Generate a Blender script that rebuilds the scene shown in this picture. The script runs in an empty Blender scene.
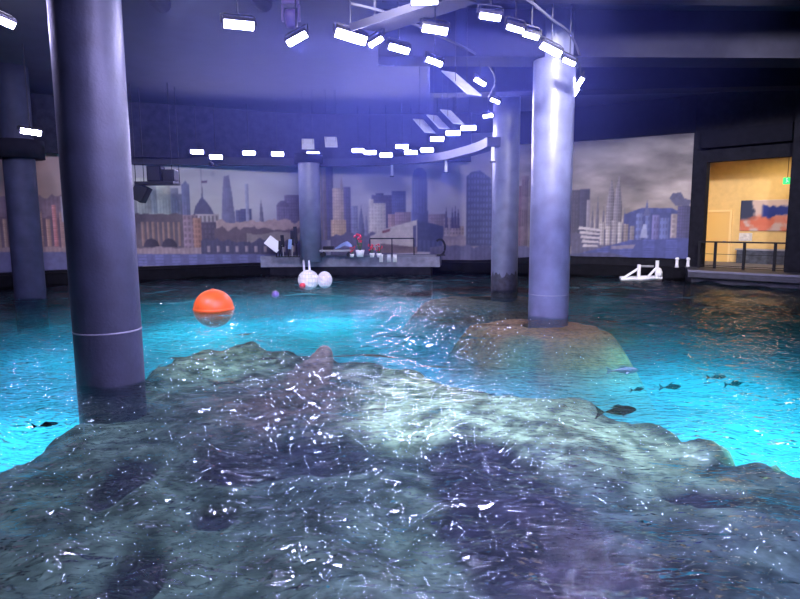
import bpy, bmesh, math, random
import numpy as np
from mathutils import Vector, Matrix, Euler

random.seed(7)
rng = np.random.default_rng(7)
SC = bpy.context.scene
COL = SC.collection
R = math.radians
PI = math.pi

# ------------------------------------------------------------------ camera
H = 2.6                      # eye height above the water (water surface is z = 0)
FPX, PITCH, ROLL = 600.0, R(7.36), R(-0.4)
cam_d = bpy.data.cameras.new('camera')
cam_d.sensor_fit = 'HORIZONTAL'
cam_d.sensor_width = 36.0
cam_d.lens = 36.0 * FPX / 800.0
cam_d.clip_start = 0.05
cam = bpy.data.objects.new('camera', cam_d)
COL.objects.link(cam)
CAM_R = Matrix.Rotation(PI / 2 - PITCH, 3, 'X') @ Matrix.Rotation(ROLL, 3, 'Z')
cam.rotation_euler = CAM_R.to_euler()
cam.location = (0, 0, H)
SC.camera = cam

# ------------------------------------------------------------------ world, exposure
w = bpy.data.worlds.new('world')
SC.world = w
w.use_nodes = True
w.node_tree.nodes['Background'].inputs[0].default_value = (0.05, 0.06, 0.2, 1)
w.node_tree.nodes['Background'].inputs[1].default_value = 0.0
SC.view_settings.view_transform = 'Standard'
SC.view_settings.look = 'None'
SC.view_settings.exposure = -0.85
SC.view_settings.gamma = 1.0
SC.cycles.max_bounces = 8
SC.cycles.transparent_max_bounces = 8
SC.cycles.volume_bounces = 1
SC.cycles.sample_clamp_indirect = 6.0

FLOOD_W = 20.0             # power of one ceiling floodlight
FLOOD_COL = (0.68, 0.68, 1.0)
LENS_E = 850.0
MURAL_W = 10500.0
MURK = 0.34
MURAL_COL = (0.95, 0.9, 1.0)
HAZE = 0.038


# ------------------------------------------------------------------ sight lines -> places
def ray(px, py):
    d = CAM_R @ Vector(((px - 400) / FPX, -(py - 299.5) / FPX, -1.0))
    return d


def P(px, py, z):            # the point at height z seen at (px, py)
    d = ray(px, py)
    t = (z - H) / d.z
    return Vector((d.x * t, d.y * t, z))


def D(px, py, Y):            # the point at distance Y seen at (px, py)
    d = ray(px, py)
    t = Y / d.y
    return Vector((d.x * t, Y, H + d.z * t))


def py_of(p):                # picture row and column of a place
    v = CAM_R.transposed() @ (Vector(p) - Vector((0, 0, H)))
    return 400 + FPX * v.x / -v.z, 299.5 - FPX * v.y / -v.z


# ------------------------------------------------------------------ numpy noise
def vnoise(x, y, seed=0):
    xi = np.floor(x).astype(np.int64); yi = np.floor(y).astype(np.int64)
    xf = x - xi; yf = y - yi
    u = xf * xf * (3 - 2 * xf); v = yf * yf * (3 - 2 * yf)

    def h(a, b):
        n = (a * 374761393 + b * 668265263 + seed * 982451653) & 0x7fffffff
        n = ((n ^ (n >> 13)) * 1274126177) & 0x7fffffff
        return ((n ^ (n >> 16)) & 0xffff) / 65535.0
    return (h(xi, yi) * (1 - u) + h(xi + 1, yi) * u) * (1 - v) + (h(xi, yi + 1) * (1 - u) + h(xi + 1, yi + 1) * u) * v


def fbm(x, y, seed=0, octs=4, gain=0.5):
    t = np.zeros_like(x, dtype=float); a = 1.0; s = 0.0
    for k in range(octs):
        t += a * vnoise(x, y, seed + k * 17); s += a
        a *= gain; x = x * 2.03 + 3.1; y = y * 2.03 + 1.7
    return t / s


def sstep(a, b, x):
    t = np.clip((x - a) / (b - a), 0, 1)
    return t * t * (3 - 2 * t)


def lin(c):
    c = np.asarray(c, dtype=float) / 255.0
    return np.where(c <= 0.04045, c / 12.92, ((c + 0.055) / 1.055) ** 2.4)


# ------------------------------------------------------------------ materials
def mat(name, col, rough=0.6, metal=0.0, emit=None, estr=0.0, noise=0.0, nscale=4.0, bump=0.0, bscale=20.0, spec=0.5):
    m = bpy.data.materials.new(name)
    m.use_nodes = True
    nt = m.node_tree
    b = nt.nodes['Principled BSDF']
    b.inputs['Base Color'].default_value = (*col, 1)
    b.inputs['Roughness'].default_value = rough
    b.inputs['Metallic'].default_value = metal
    b.inputs['Specular IOR Level'].default_value = spec
    if emit:
        b.inputs['Emission Color'].default_value = (*emit, 1)
        b.inputs['Emission Strength'].default_value = estr
    tc = nt.nodes.new('ShaderNodeTexCoord')
    if noise > 0:
        n = nt.nodes.new('ShaderNodeTexNoise')
        n.inputs['Scale'].default_value = nscale
        n.inputs['Detail'].default_value = 6
        nt.links.new(tc.outputs['Object'], n.inputs['Vector'])
        r = nt.nodes.new('ShaderNodeValToRGB')
        r.color_ramp.elements[0].position = 0.3
        r.color_ramp.elements[1].position = 0.7
        r.color_ramp.elements[0].color = (*[c * (1 - noise) for c in col], 1)
        r.color_ramp.elements[1].color = (*[min(1, c * (1 + noise)) for c in col], 1)
        nt.links.new(n.outputs['Fac'], r.inputs['Fac'])
        nt.links.new(r.outputs['Color'], b.inputs['Base Color'])
    if bump > 0:
        n2 = nt.nodes.new('ShaderNodeTexNoise')
        n2.inputs['Scale'].default_value = bscale
        n2.inputs['Detail'].default_value = 4
        nt.links.new(tc.outputs['Object'], n2.inputs['Vector'])
        bp = nt.nodes.new('ShaderNodeBump')
        bp.inputs['Strength'].default_value = bump
        bp.inputs['Distance'].default_value = 0.02
        nt.links.new(n2.outputs['Fac'], bp.inputs['Height'])
        nt.links.new(bp.outputs['Normal'], b.inputs['Normal'])
    return m


def attr_mat(name, attr='paint', rough=0.7, bump=0.0, bscale=8.0, fine=0.0):
    m = mat(name, (0.5, 0.5, 0.5), rough=rough, bump=bump, bscale=bscale)
    nt = m.node_tree
    a = nt.nodes.new('ShaderNodeAttribute')
    a.attribute_name = attr
    b = nt.nodes['Principled BSDF']
    if fine > 0:
        tc = nt.nodes.new('ShaderNodeTexCoord')
        n = nt.nodes.new('ShaderNodeTexNoise')
        n.inputs['Scale'].default_value = 9
        n.inputs['Detail'].default_value = 8
        nt.links.new(tc.outputs['Object'], n.inputs['Vector'])
        mr = nt.nodes.new('ShaderNodeMapRange')
        mr.inputs['From Min'].default_value = 0.3
        mr.inputs['From Max'].default_value = 0.7
        mr.inputs['To Min'].default_value = 1 - fine
        mr.inputs['To Max'].default_value = 1 + fine
        nt.links.new(n.outputs['Fac'], mr.inputs['Value'])
        mx = nt.nodes.new('ShaderNodeVectorMath')
        mx.operation = 'SCALE'
        nt.links.new(a.outputs['Color'], mx.inputs[0])
        nt.links.new(mr.outputs['Result'], mx.inputs['Scale'])
        nt.links.new(mx.outputs['Vector'], b.inputs['Base Color'])
    else:
        nt.links.new(a.outputs['Color'], b.inputs['Base Color'])
    b.inputs['Specular IOR Level'].default_value = 0.2
    return m


M = {}
M['ceil'] = mat('ceiling_paint', (0.008, 0.008, 0.014), 0.9, noise=0.3, nscale=1.5)
M['wall'] = mat('black_wall', (0.012, 0.012, 0.017), 0.9, noise=0.3, spec=0.08)
M['bulk'] = mat('dark_bulkhead', (0.007, 0.007, 0.012), 0.95, noise=0.2, spec=0.1)
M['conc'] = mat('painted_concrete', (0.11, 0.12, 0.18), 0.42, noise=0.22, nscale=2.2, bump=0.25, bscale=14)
M['concshade'] = mat('shaded_painted_concrete', (0.028, 0.032, 0.052), 0.5, noise=0.3, nscale=2.0, bump=0.25, bscale=14)  # column concrete darkened: the near column's shade is in the colour
M['concfar'] = mat('shaded_far_concrete', (0.02, 0.023, 0.045), 0.7, noise=0.3, nscale=2.0, spec=0.2)  # same concrete darker still, far column's dim light put into the colour
M['stain'] = mat('damp_concrete', (0.03, 0.03, 0.045), 0.6, noise=0.5, nscale=6)
M['seam'] = mat('pale_joint', (0.2, 0.2, 0.23), 0.5)
M['beam'] = mat('grey_steel', (0.013, 0.013, 0.025), 0.8, 0.0, noise=0.15)
M['dark'] = mat('black_metal', (0.010, 0.010, 0.013), 0.6, 0.0, spec=0.2)
M['panel'] = mat('pale_panel', (0.55, 0.58, 0.65), 0.4, noise=0.1)
M['duct'] = mat('duct_metal', (0.008, 0.008, 0.013), 0.9, spec=0.1)
M['lens'] = mat('lit_lens', (1, 1, 1), 0.4, emit=(0.60, 0.56, 1.0), estr=LENS_E)
M['violet_lens'] = mat('violet_lit_lens', (1, 1, 1), 0.4, emit=(0.54, 0.48, 1.0), estr=LENS_E * 1.5)  # stronger lens of the added floodlights, for glints on the water
M['deck'] = mat('deck_concrete', (0.16, 0.16, 0.20), 0.7, noise=0.25, bump=0.2)
M['pale'] = mat('pale_edge', (0.13, 0.13, 0.17), 0.6, noise=0.1)
M['white'] = mat('white_plastic', (0.75, 0.75, 0.75), 0.4)
M['grey'] = mat('grey_plastic', (0.35, 0.35, 0.38), 0.5)
M['orange'] = mat('orange_plastic', (1.0, 0.14, 0.02), 0.35, noise=0.08)
M['red'] = mat('red_plastic', (0.6, 0.03, 0.06), 0.4)
M['purple'] = mat('violet_plastic', (0.16, 0.12, 0.42), 0.35)
M['bag'] = mat('pale_float', (0.78, 0.72, 0.74), 0.5, noise=0.12, nscale=9, bump=0.6, bscale=12)
M['pinkbag'] = mat('pink_float', (0.72, 0.60, 0.66), 0.5, noise=0.12, nscale=9, bump=0.6, bscale=12)
M['rope'] = mat('rope', (0.6, 0.6, 0.66), 0.8)
M['yellow'] = mat('yellow_plaster', (0.74, 0.52, 0.20), 0.8, noise=0.06)
M['ydoor'] = mat('yellow_door', (0.80, 0.52, 0.16), 0.5)
M['tarp'] = mat('blue_tarp', (0.22, 0.30, 0.55), 0.6, noise=0.2)
M['fish'] = mat('fish_skin', (0.004, 0.004, 0.006), 0.8, noise=0.3, spec=0.02)
M['palefish'] = mat('pale_fish_skin', (0.35, 0.33, 0.36), 0.4, noise=0.2)
M['green'] = mat('exit_green', (0.02, 0.4, 0.1), 0.5, emit=(0.03, 0.8, 0.2), estr=2.0)
M['leaf'] = mat('leaf', (0.06, 0.10, 0.05), 0.6, noise=0.3)
M['floor'] = mat('pool_paint', (0.04, 0.52, 0.62), 0.6, noise=0.22, nscale=0.5)


# ------------------------------------------------------------------ mesh helpers
def obj(name, bm, m, parent=None, smooth=False, at=None):
    me = bpy.data.meshes.new(name)
    bm.normal_update()
    bm.to_mesh(me); bm.free()
    o = bpy.data.objects.new(name, me)
    COL.objects.link(o)
    me.materials.append(m)
    if smooth:
        for p in me.polygons: p.use_smooth = True
    if parent is not None: o.parent = parent
    if at is not None: o.location = at
    return o


def thing(name, label, cat, loc=(0, 0, 0), group=None, rot=None):
    o = bpy.data.objects.new(name, None)
    COL.objects.link(o)
    o.location = loc
    o.empty_display_size = 0.1
    if rot is not None: o.rotation_euler = rot
    o['label'] = label; o['category'] = cat
    if group: o['group'] = group
    return o


def tag(o, label, cat, group=None, kind=None):
    o['label'] = label; o['category'] = cat
    if group: o['group'] = group
    if kind: o['kind'] = kind
    return o


def struct(o):
    o['kind'] = 'structure'
    return o


def box(bm, c, s, rot=None, bev=0.0):
    mtx = Matrix.Translation(Vector(c))
    if rot is not None: mtx = mtx @ Euler(rot).to_matrix().to_4x4()
    mtx = mtx @ Matrix.Diagonal((s[0], s[1], s[2], 1))
    r = bmesh.ops.create_cube(bm, size=1.0, matrix=mtx)
    if bev > 0:
        es = list({e for v in r['verts'] for e in v.link_edges})
        bmesh.ops.bevel(bm, geom=es, offset=bev, segments=2, affect='EDGES', profile=0.5)
    return bm


def cyl(bm, a, b, r0, r1=None, n=16, caps=True):
    a = Vector(a); b = Vector(b)
    r1 = r0 if r1 is None else r1
    d = b - a
    q = Vector((0, 0, 1)).rotation_difference(d.normalized()).to_matrix().to_4x4()
    bmesh.ops.create_cone(bm, cap_ends=caps, segments=n, radius1=r0, radius2=r1, depth=d.length,
                          matrix=Matrix.Translation((a + b) / 2) @ q)
    return bm


def tube(bm, pts, r, n=8, closed=False):
    pts = [Vector(p) for p in pts]
    rings = []
    m = len(pts)
    up = Vector((0, 0, 1))
    for i, p in enumerate(pts):
        if closed:
            t = (pts[(i + 1) % m] - pts[i - 1]).normalized()
        else:
            t = (pts[min(i + 1, m - 1)] - pts[max(i - 1, 0)]).normalized()
        a = up if abs(t.z) < 0.95 else Vector((1, 0, 0))
        s = t.cross(a).normalized(); u = s.cross(t)
        rr = r[i] if isinstance(r, (list, tuple)) else r
        rings.append([bm.verts.new(p + s * math.cos(2 * PI * k / n) * rr + u * math.sin(2 * PI * k / n) * rr) for k in range(n)])
    for i in range(m if closed else m - 1):
        A, B = rings[i], rings[(i + 1) % m]
        for k in range(n):
            bm.faces.new((A[k], A[(k + 1) % n], B[(k + 1) % n], B[k]))
    if not closed:
        bm.faces.new(rings[0][::-1]); bm.faces.new(rings[-1])
    return bm


def lathe(bm, prof, n=32, c=(0, 0, 0)):
    rings = []
    for (r, z) in prof:
        if r < 1e-6:
            rings.append([bm.verts.new((c[0], c[1], c[2] + z))])
        else:
            rings.append([bm.verts.new((c[0] + r * math.cos(2 * PI * k / n), c[1] + r * math.sin(2 * PI * k / n), c[2] + z)) for k in range(n)])
    for A, B in zip(rings[:-1], rings[1:]):
        for k in range(n):
            k2 = (k + 1) % n
            if len(A) == 1: bm.faces.new((A[0], B[k2], B[k]))
            elif len(B) == 1: bm.faces.new((A[k], A[k2], B[0]))
            else: bm.faces.new((A[k], A[k2], B[k2], B[k]))
    bmesh.ops.recalc_face_normals(bm, faces=bm.faces)
    return bm


def sweep_box(bm, pts, wdt, z0, z1):
    """a level beam of rectangular section following a plan path"""
    pts = [Vector((p[0], p[1], 0)) for p in pts]
    rings = []
    for i, p in enumerate(pts):
        t = (pts[min(i + 1, len(pts) - 1)] - pts[max(i - 1, 0)]).normalized()
        s = Vector((t.y, -t.x, 0)) * wdt / 2
        rings.append([bm.verts.new((q.x, q.y, z)) for q, z in ((p - s, z0), (p + s, z0), (p + s, z1), (p - s, z1))])
    for A, B in zip(rings[:-1], rings[1:]):
        for k in range(4):
            bm.faces.new((A[k], A[(k + 1) % 4], B[(k + 1) % 4], B[k]))
    bm.faces.new(rings[0][::-1]); bm.faces.new(rings[-1])
    bmesh.ops.recalc_face_normals(bm, faces=bm.faces)
    return bm


def smooth_path(pts, n=8):
    out = []
    pts = [Vector(p) for p in pts]
    for i in range(len(pts) - 1):
        p0 = pts[max(i - 1, 0)]; p1 = pts[i]; p2 = pts[i + 1]; p3 = pts[min(i + 2, len(pts) - 1)]
        for k in range(n):
            t = k / n
            out.append(0.5 * ((2 * p1) + (p2 - p0) * t + (2 * p0 - 5 * p1 + 4 * p2 - p3) * t * t + (3 * p1 - p0 - 3 * p2 + p3) * t ** 3))
    out.append(pts[-1])
    return out


def grid_mesh(name, X, Y, Z, m, smooth=True, colors=None, attr='paint', floats=None):
    ny, nx = X.shape
    co = np.stack([X, Y, Z], -1).reshape(-1, 3)
    idx = np.arange(nx * ny).reshape(ny, nx)
    f = np.stack([idx[:-1, :-1], idx[:-1, 1:], idx[1:, 1:], idx[1:, :-1]], -1).reshape(-1, 4)
    me = bpy.data.meshes.new(name)
    me.vertices.add(len(co)); me.vertices.foreach_set('co', co.ravel())
    me.loops.add(f.size); me.loops.foreach_set('vertex_index', f.ravel().astype(np.int32))
    me.polygons.add(len(f))
    me.polygons.foreach_set('loop_start', np.arange(0, f.size, 4, dtype=np.int32))
    me.update(calc_edges=True)
    me.validate()
    if smooth: me.polygons.foreach_set('use_smooth', np.ones(len(f), dtype=bool))
    if colors is not None:
        a = me.attributes.new(attr, 'FLOAT_COLOR', 'POINT')
        c = np.concatenate([colors.reshape(-1, 3), np.ones((len(co), 1))], 1)
        a.data.foreach_set('color', c.ravel().astype(np.float32))
    for k, v in (floats or {}).items():
        a = me.attributes.new(k, 'FLOAT', 'POINT')
        a.data.foreach_set('value', v.ravel().astype(np.float32))
    me.materials.append(m)
    o = bpy.data.objects.new(name, me)
    COL.objects.link(o)
    return o


def ordinal(n):
    return ['', 'first', 'second', 'third', 'fourth', 'fifth', 'sixth', 'seventh', 'eighth', 'ninth', 'tenth',
            'eleventh', 'twelfth', 'thirteenth', 'fourteenth', 'fifteenth'][n]


# ================================================================== THE ROOM
CEIL = 7.9
bm = bmesh.new(); box(bm, (0, 16, CEIL + 0.1), (60, 46, 0.2)); struct(obj('ceiling', bm, M['ceil']))
bm = bmesh.new(); box(bm, (0, 16, -3.7), (60, 46, 0.2)); struct(obj('floor', bm, M['floor']))
bm = bmesh.new(); box(bm, (-27, 16, 2), (0.3, 46, 12)); struct(obj('wall_left', bm, M['wall']))
bm = bmesh.new(); box(bm, (24, 9, 2), (0.3, 30, 12)); struct(obj('wall_right', bm, M['wall']))
bm = bmesh.new(); box(bm, (0, -4.5, 2), (60, 0.3, 12)); struct(obj('wall_front', bm, M['wall']))

# curved back wall carrying the mural: distance of the wall along each sight line
WALL_PX = [-130, 0, 100, 200, 320, 440, 540, 620, 690]
WALL_Y = [22.0, 25.0, 27.3, 29.0, 31.5, 31.5, 30.0, 28.4, 26.6]
MZ0, MZ1 = 0.62, 7.0


def wall_y(px):
    # smooth interpolation of the wall distance
    x = np.asarray(px, dtype=float)
    xs = np.array(WALL_PX, float); ys = np.array(WALL_Y, float)
    k = np.array([-20, -10, 0, 10, 20.0])
    return np.mean([np.interp(x + d, xs, ys) for d in k], axis=0)


def wall_xy(px):
    Y = wall_y(px)
    X = []
    for p, yy in zip(np.atleast_1d(px), np.atleast_1d(Y)):
        d = ray(p, 222)
        X.append(d.x / d.y * yy)
    return np.array(X), np.atleast_1d(Y)


pxs = np.linspace(-130, 690, 165)
wx, wy = wall_xy(pxs)
bm = bmesh.new()
sweep_box(bm, [(x * 1.01, y + 0.26) for x, y in zip(wx, wy)], 0.4, -3.6, CEIL)
struct(obj('wall_back', bm, M['wall']))

# low dark plinth beneath the mural
bm = bmesh.new()
sweep_box(bm, [(x, y - 0.15) for x, y in zip(wx[:], wy[:])], 0.36, -0.6, MZ0 - 0.12)
struct(obj('baseboard_back', bm, mat('dark_ledge', (0.006, 0.006, 0.009), 0.9, noise=0.3, spec=0.08)))

# ------------------------------------------------------------------ mural: a painted panorama of city skylines
SS = 2
CX0, CX1, CY0, CY1 = -130, 692, 88, 280
cw, ch = (CX1 - CX0) * SS, (CY1 - CY0) * SS
gx, gy = np.meshgrid(np.arange(cw) / SS + CX0, np.arange(ch) / SS + CY0)
can = np.zeros((ch, cw, 3))
skyx = [-130, 40, 62, 140, 230, 300, 420, 490, 530, 600, 690]
top = np.array([(150, 118, 108), (158, 122, 112), (150, 122, 120), (150, 150, 160), (150, 155, 172), (140, 143, 172), (150, 148, 172), (128, 122, 138), (92, 88, 94), (84, 80, 84), (118, 110, 106)], float)
hor = np.array([(175, 130, 108), (178, 132, 110), (160, 130, 120), (172, 170, 160), (172, 168, 165), (150, 150, 175), (160, 156, 172), (150, 138, 142), (140, 126, 124), (156, 142, 130), (170, 152, 132)], float)
tt = sstep(130, 222, gy)[..., None]
T = np.stack([np.interp(gx, skyx, top[:, k]) for k in range(3)], -1)
Hh = np.stack([np.interp(gx, skyx, hor[:, k]) for k in range(3)], -1)
can[:] = T * (1 - tt) + Hh * tt
cl = fbm(gx / 42, gy / 16, 3, 5)
storm = sstep(470, 540, gx)
can *= (1 + (cl - 0.5)[..., None] * (0.22 + 0.95 * storm)[..., None])


def poly(pts, col, win=None, grad=0.0):
    """fill a painted building; win = (dx, dy, brightness) window rhythm"""
    p = np.array(pts, float)
    x0, x1 = p[:, 0].min(), p[:, 0].max(); y0, y1 = p[:, 1].min(), p[:, 1].max()
    i0, i1 = max(0, int((x0 - CX0) * SS)), min(cw, int((x1 - CX0) * SS) + 2)
    j0, j1 = max(0, int((y0 - CY0) * SS)), min(ch, int((y1 - CY0) * SS) + 2)
    X = gx[j0:j1, i0:i1]; Y = gy[j0:j1, i0:i1]
    ins = np.zeros(X.shape, bool)
    n = len(p)
    for a in range(n):
        (xa, ya), (xb, yb) = p[a], p[(a + 1) % n]
        cond = ((ya > Y) != (yb > Y)) & (X < (xb - xa) * (Y - ya) / (yb - ya + 1e-9) + xa)
        ins ^= cond
    c = np.ones(X.shape + (3,)) * np.array(col, float)
    if grad:
        c *= (1 + grad * ((X - x0) / max(x1 - x0, 1) - 0.5))[..., None]
    c *= (0.88 + 0.24 * fbm(X / 3.0, Y / 3.0, 11, 3))[..., None]
    if win:
        dx, dy, br = win
        wm = ((X % dx) < dx * 0.5) & ((Y % dy) < dy * 0.55)
        c = np.where(wm[..., None], c * br, c)
    sub = can[j0:j1, i0:i1]
    sub[ins] = c[ins]


def tower(x0, x1, yt, yb, col, win=(2.5, 3.0, 1.18), taper=0.0, g=-0.3):
    poly([(x0 + taper, yt), (x1 - taper, yt), (x1, yb), (x0, yb)], col, win, g)


def spire(x, wd, yt, yb, col):
    poly([(x - wd / 2, yb), (x - wd / 4, yt + (yb - yt) * 0.35), (x, yt), (x + wd / 4, yt + (yb - yt) * 0.35), (x + wd / 2, yb)], col, None, -0.4)


def dome(x, r, yb, col):
    poly([(x + r * math.cos(a), yb - r * 1.1 * math.sin(a)) for a in np.linspace(0, PI, 14)], col, None, -0.3)


def strip(x0, x1, y0, y1, col, rough=4.0, seed=5):
    """uneven ground band: roofs, trees, quays"""
    xs = np.arange(x0, x1 + 2, 2.0)
    n = fbm(xs / 6.0, xs * 0 + seed, seed, 3)
    poly([(x, y0 + (0.5 - v) * rough * 2) for x, v in zip(xs, n)] + [(x1, y1), (x0, y1)], col, (4.3, 60, 1.08), 0)


# --- far left, warm bay view
strip(-130, 66, 196, 256, (112, 84, 96), 7, 3)
strip(-130, 66, 214, 256, (92, 66, 78), 6, 8)
for k in range(26):
    x = -120 + k * 7.2
    tower(x, x + 4, 205 + (k * 7) % 21, 250, (128 + (k * 13) % 40, 88 + (k * 7) % 24, 84), (1.7, 2.2, 1.4))
strip(-130, 72, 247, 258, (140, 108, 104), 2, 2)
poly([(-130, 252), (140, 252), (140, 274), (-130, 274)], (82, 80, 120))
# --- left centre, old river city
for x0, x1, yt, c in ((62, 92, 196, (128, 118, 128)), (92, 120, 188, (140, 136, 138)), (120, 142, 184, (140, 140, 138)), (138, 152, 178, (165, 168, 150)),
                      (152, 160, 190, (142, 150, 142)), (158, 172, 182, (172, 176, 155)), (172, 180, 188, (110, 116, 130)), (176, 184, 194, (96, 100, 120)),
                      (183, 191, 184, (86, 90, 122))):
    tower(x0, x1, yt, 222, c, (3.0, 40, 1.12))
poly([(183, 186), (187, 180), (191, 186)], (86, 90, 122))
poly([(193, 216), (196, 206), (200, 200), (203, 196), (206, 200), (211, 207), (216, 217)], (72, 70, 100))
cl_ = (62, 60, 88)
poly([(202.4, 198), (203, 168), (203.8, 198)], cl_)
poly([(203, 181), (209, 180), (209, 183), (203, 183)], (90, 70, 90))
tower(192, 219, 214, 224, (170, 155, 155), (4, 12, 0.6))
tower(193, 217, 222, 250, (74, 62, 78), (4, 5, 1.2))
poly([(221, 226), (224, 186), (225.5, 176), (230.5, 175), (232, 186), (236, 226)], (98, 96, 128), (2, 60, 0.9), -0.2)
tower(236, 243, 210, 226, (70, 70, 104)); tower(241, 252, 209, 226, (58, 60, 96)); tower(246, 249.5, 184, 224, (128, 132, 162), None)
spire(261.5, 5, 200, 224, (92, 88, 110))
tower(277, 290, 205, 230, (88, 78, 106)); tower(285, 301, 195, 232, (80, 70, 98)); dome(283, 6, 207, (88, 78, 106))
strip(134, 196, 214, 258, (92, 78, 84), 3, 4)
for k in range(9):
    x = 141 + k * 5.2
    tower(x, x + 2.2, 222, 246, (150, 112, 92), None)
for x in (150, 168):
    dome(x, 8, 247, (52, 44, 60))
tower(183, 198, 215, 253, (140, 112, 122), (4, 6, 0.75)); tower(193, 201, 218, 254, (165, 112, 88), (3, 5, 0.8))
strip(216, 300, 221, 232, (165, 135, 125), 4, 9)
strip(214, 302, 228, 250, (92, 74, 78), 4, 6)
strip(246, 300, 233, 246, (132, 118, 108), 3, 15)
strip(200, 300, 240, 258, (66, 62, 86), 4, 21)
for k in range(10):
    tower(206 + k * 9.5, 209 + k * 9.5, 246, 252, (150, 130, 130), None)
strip(134, 200, 247, 256, (146, 122, 120), 2, 12)
poly([(134, 254), (280, 254), (280, 266), (134, 266)], (84, 86, 132), (17, 3, 1.2))
# --- centre, glass towers
tower(318, 322.5, 168, 240, (178, 160, 150), None); tower(323.5, 327, 168, 240, (150, 132, 132), None)
tower(327, 334, 166, 240, (72, 70, 112)); tower(333, 345, 188, 240, (168, 146, 134)); spire(342, 3, 176, 190, (140, 125, 125))
tower(344, 351, 187, 240, (78, 74, 112)); tower(351, 358, 206, 240, (105, 110, 150)); spire(361, 8, 205, 240, (88, 92, 132)); spire(366, 5, 212, 240, (110, 112, 150))
tower(331, 346, 220, 240, (182, 150, 118))
tower(372, 393, 195, 240, (66, 64, 100)); tower(376, 384, 193, 200, (66, 64, 100))
tower(369, 386, 203, 250, (188, 180, 176), (3, 3.5, 0.86)); tower(369, 374, 199, 206, (188, 180, 176), None)
tower(392, 406, 191, 240, (60, 66, 112), (2, 3, 1.25)); tower(388, 395, 214, 240, (142, 112, 112))
poly([(411, 240), (412, 178), (414, 170), (418, 167.5), (423, 168), (426, 172), (427, 180), (428, 240)], (64, 72, 126), (3, 60, 1.15), -0.5)
tower(395, 411, 212, 226, (120, 98, 108)); tower(428, 446, 214, 246, (118, 100, 108))
strip(330, 392, 233, 258, (88, 84, 118), 4, 7)
poly([(370, 236), (386, 228), (417, 219.5), (417, 250), (370, 250)], (186, 176, 168), None, 0.1)
poly([(382, 230.5), (390, 228.5), (390, 231), (382, 233)], (120, 60, 60))
poly([(413, 226), (416, 225), (416, 250), (413, 250)], (70, 70, 110))
poly([(417, 219.5), (443, 226), (444, 252), (417, 252)], (50, 58, 98), (4.5, 40, 1.2), 0)
poly([(380, 243), (417, 247), (417, 253), (380, 253)], (120, 100, 100))
tower(444, 452, 218, 252, (160, 140, 135), (3, 4, 0.8)); tower(450, 464, 226, 252, (165, 138, 126), (3, 4, 0.75))
for x in (446, 452, 455, 458):
    spire(x, 3.4, 206 + (x % 5), 228, (76, 66, 88))
strip(443, 500, 236, 258, (140, 122, 128), 4, 31)
poly([(466, 246), (466, 176), (470, 172), (479, 170), (490, 178), (496, 246)], (72, 76, 112), (3.0, 6, 1.3), 0.25)
strip(430, 530, 246, 262, (84, 82, 116), 3, 32)
# --- right, stormy harbour
for x, a, b in ((498, 184, 6), (506, 178, 8), (515, 186, 8), (521, 176, 7), (528, 182, 8), (538, 190, 10), (548, 186, 9), (558, 192, 9)):
    tower(x, x + b, a, 246, (92 + (x % 7) * 6, 84 + (x % 5) * 6, 98), (2.2, 30, 0.8))
tower(570, 582, 190, 246, (62, 58, 72), (3, 4, 1.15)); tower(579, 589, 189, 246, (56, 54, 74), (2, 3, 1.1)); tower(586, 590, 200, 240, (120, 112, 122), None)
for x, yt in ((592, 206), (597, 196), (603, 206), (624, 208), (566, 194)):
    spire(x, 5, yt, 240, (92, 86, 98))
for x, yt in ((610, 180), (617, 176)):
    poly([(x - 4.5, 245), (x - 4, 205), (x - 2.6, 192), (x - 0.3, yt), (x + 0.4, yt), (x + 2.6, 192), (x + 4, 205), (x + 4.5, 245)], (116, 108, 116), (2, 3, 0.72), -0.7)
poly([(624, 214), (640, 208), (672, 208), (684, 214), (690, 240), (624, 242)], (56, 64, 116), (9, 60, 1.1))
for x, wd, yt in ((636, 7, 213), (645, 5, 210), (652, 7, 215), (660, 9, 218)):
    tower(x, x + wd, yt, 240, (86 + int(x) % 3 * 14, 96, 152), (3, 7, 0.8))
poly([(643, 216), (646, 200), (649, 216)], (78, 84, 128))
poly([(640, 238), (643, 224), (646, 224), (648, 238)], (140, 146, 178))
tower(671, 677, 214, 238, (150, 134, 130), (6, 5, 0.8)); tower(677, 690, 206, 238, (60, 58, 92))
poly([(668, 198), (671, 193), (679, 192), (683, 198), (690, 200), (688, 206), (674, 205)], (78, 78, 104))
strip(572, 628, 232, 256, (78, 74, 96), 5, 41)
for k in range(5):
    poly([(579 + k * 1.2, 226 + k * 4.4), (602 - k, 229 + k * 4), (603 - k, 231 + k * 4), (578 + k * 1.2, 229 + k * 4.4)], (184, 172, 168))
for x, yt, c in ((600, 222, (168, 155, 150)), (606, 226, (182, 168, 160)), (612, 220, (150, 140, 142)), (618, 222, (176, 166, 160)), (624, 224, (140, 124, 116)), (630, 226, (128, 118, 120))):
    tower(x, x + 4.2, yt, 245, c, (2, 3, 0.7))
poly([(560, 258), (600, 248), (630, 240), (692, 238), (692, 270), (560, 270)], (58, 66, 124), (23, 2.2, 1.2))
poly([(612, 246), (636, 244), (634, 248), (612, 249)], (120, 110, 130))
poly([(560, 254), (610, 252), (650, 262), (560, 268)], (62, 62, 96), (9, 3, 1.15))
can = np.clip(can, 0, 255)
lum = can.mean(-1, keepdims=True)
can = lum + (can - lum) * 0.8
can = can * 0.84 + np.array((138, 136, 158.)) * 0.16  # lavender haze veil mixed into the mural's colours
# soften the brush a little
for _ in range(2):
    can[1:-1, 1:-1] = (can[1:-1, 1:-1] * 2 + can[:-2, 1:-1] + can[2:, 1:-1] + can[1:-1, :-2] + can[1:-1, 2:]) / 6

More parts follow.
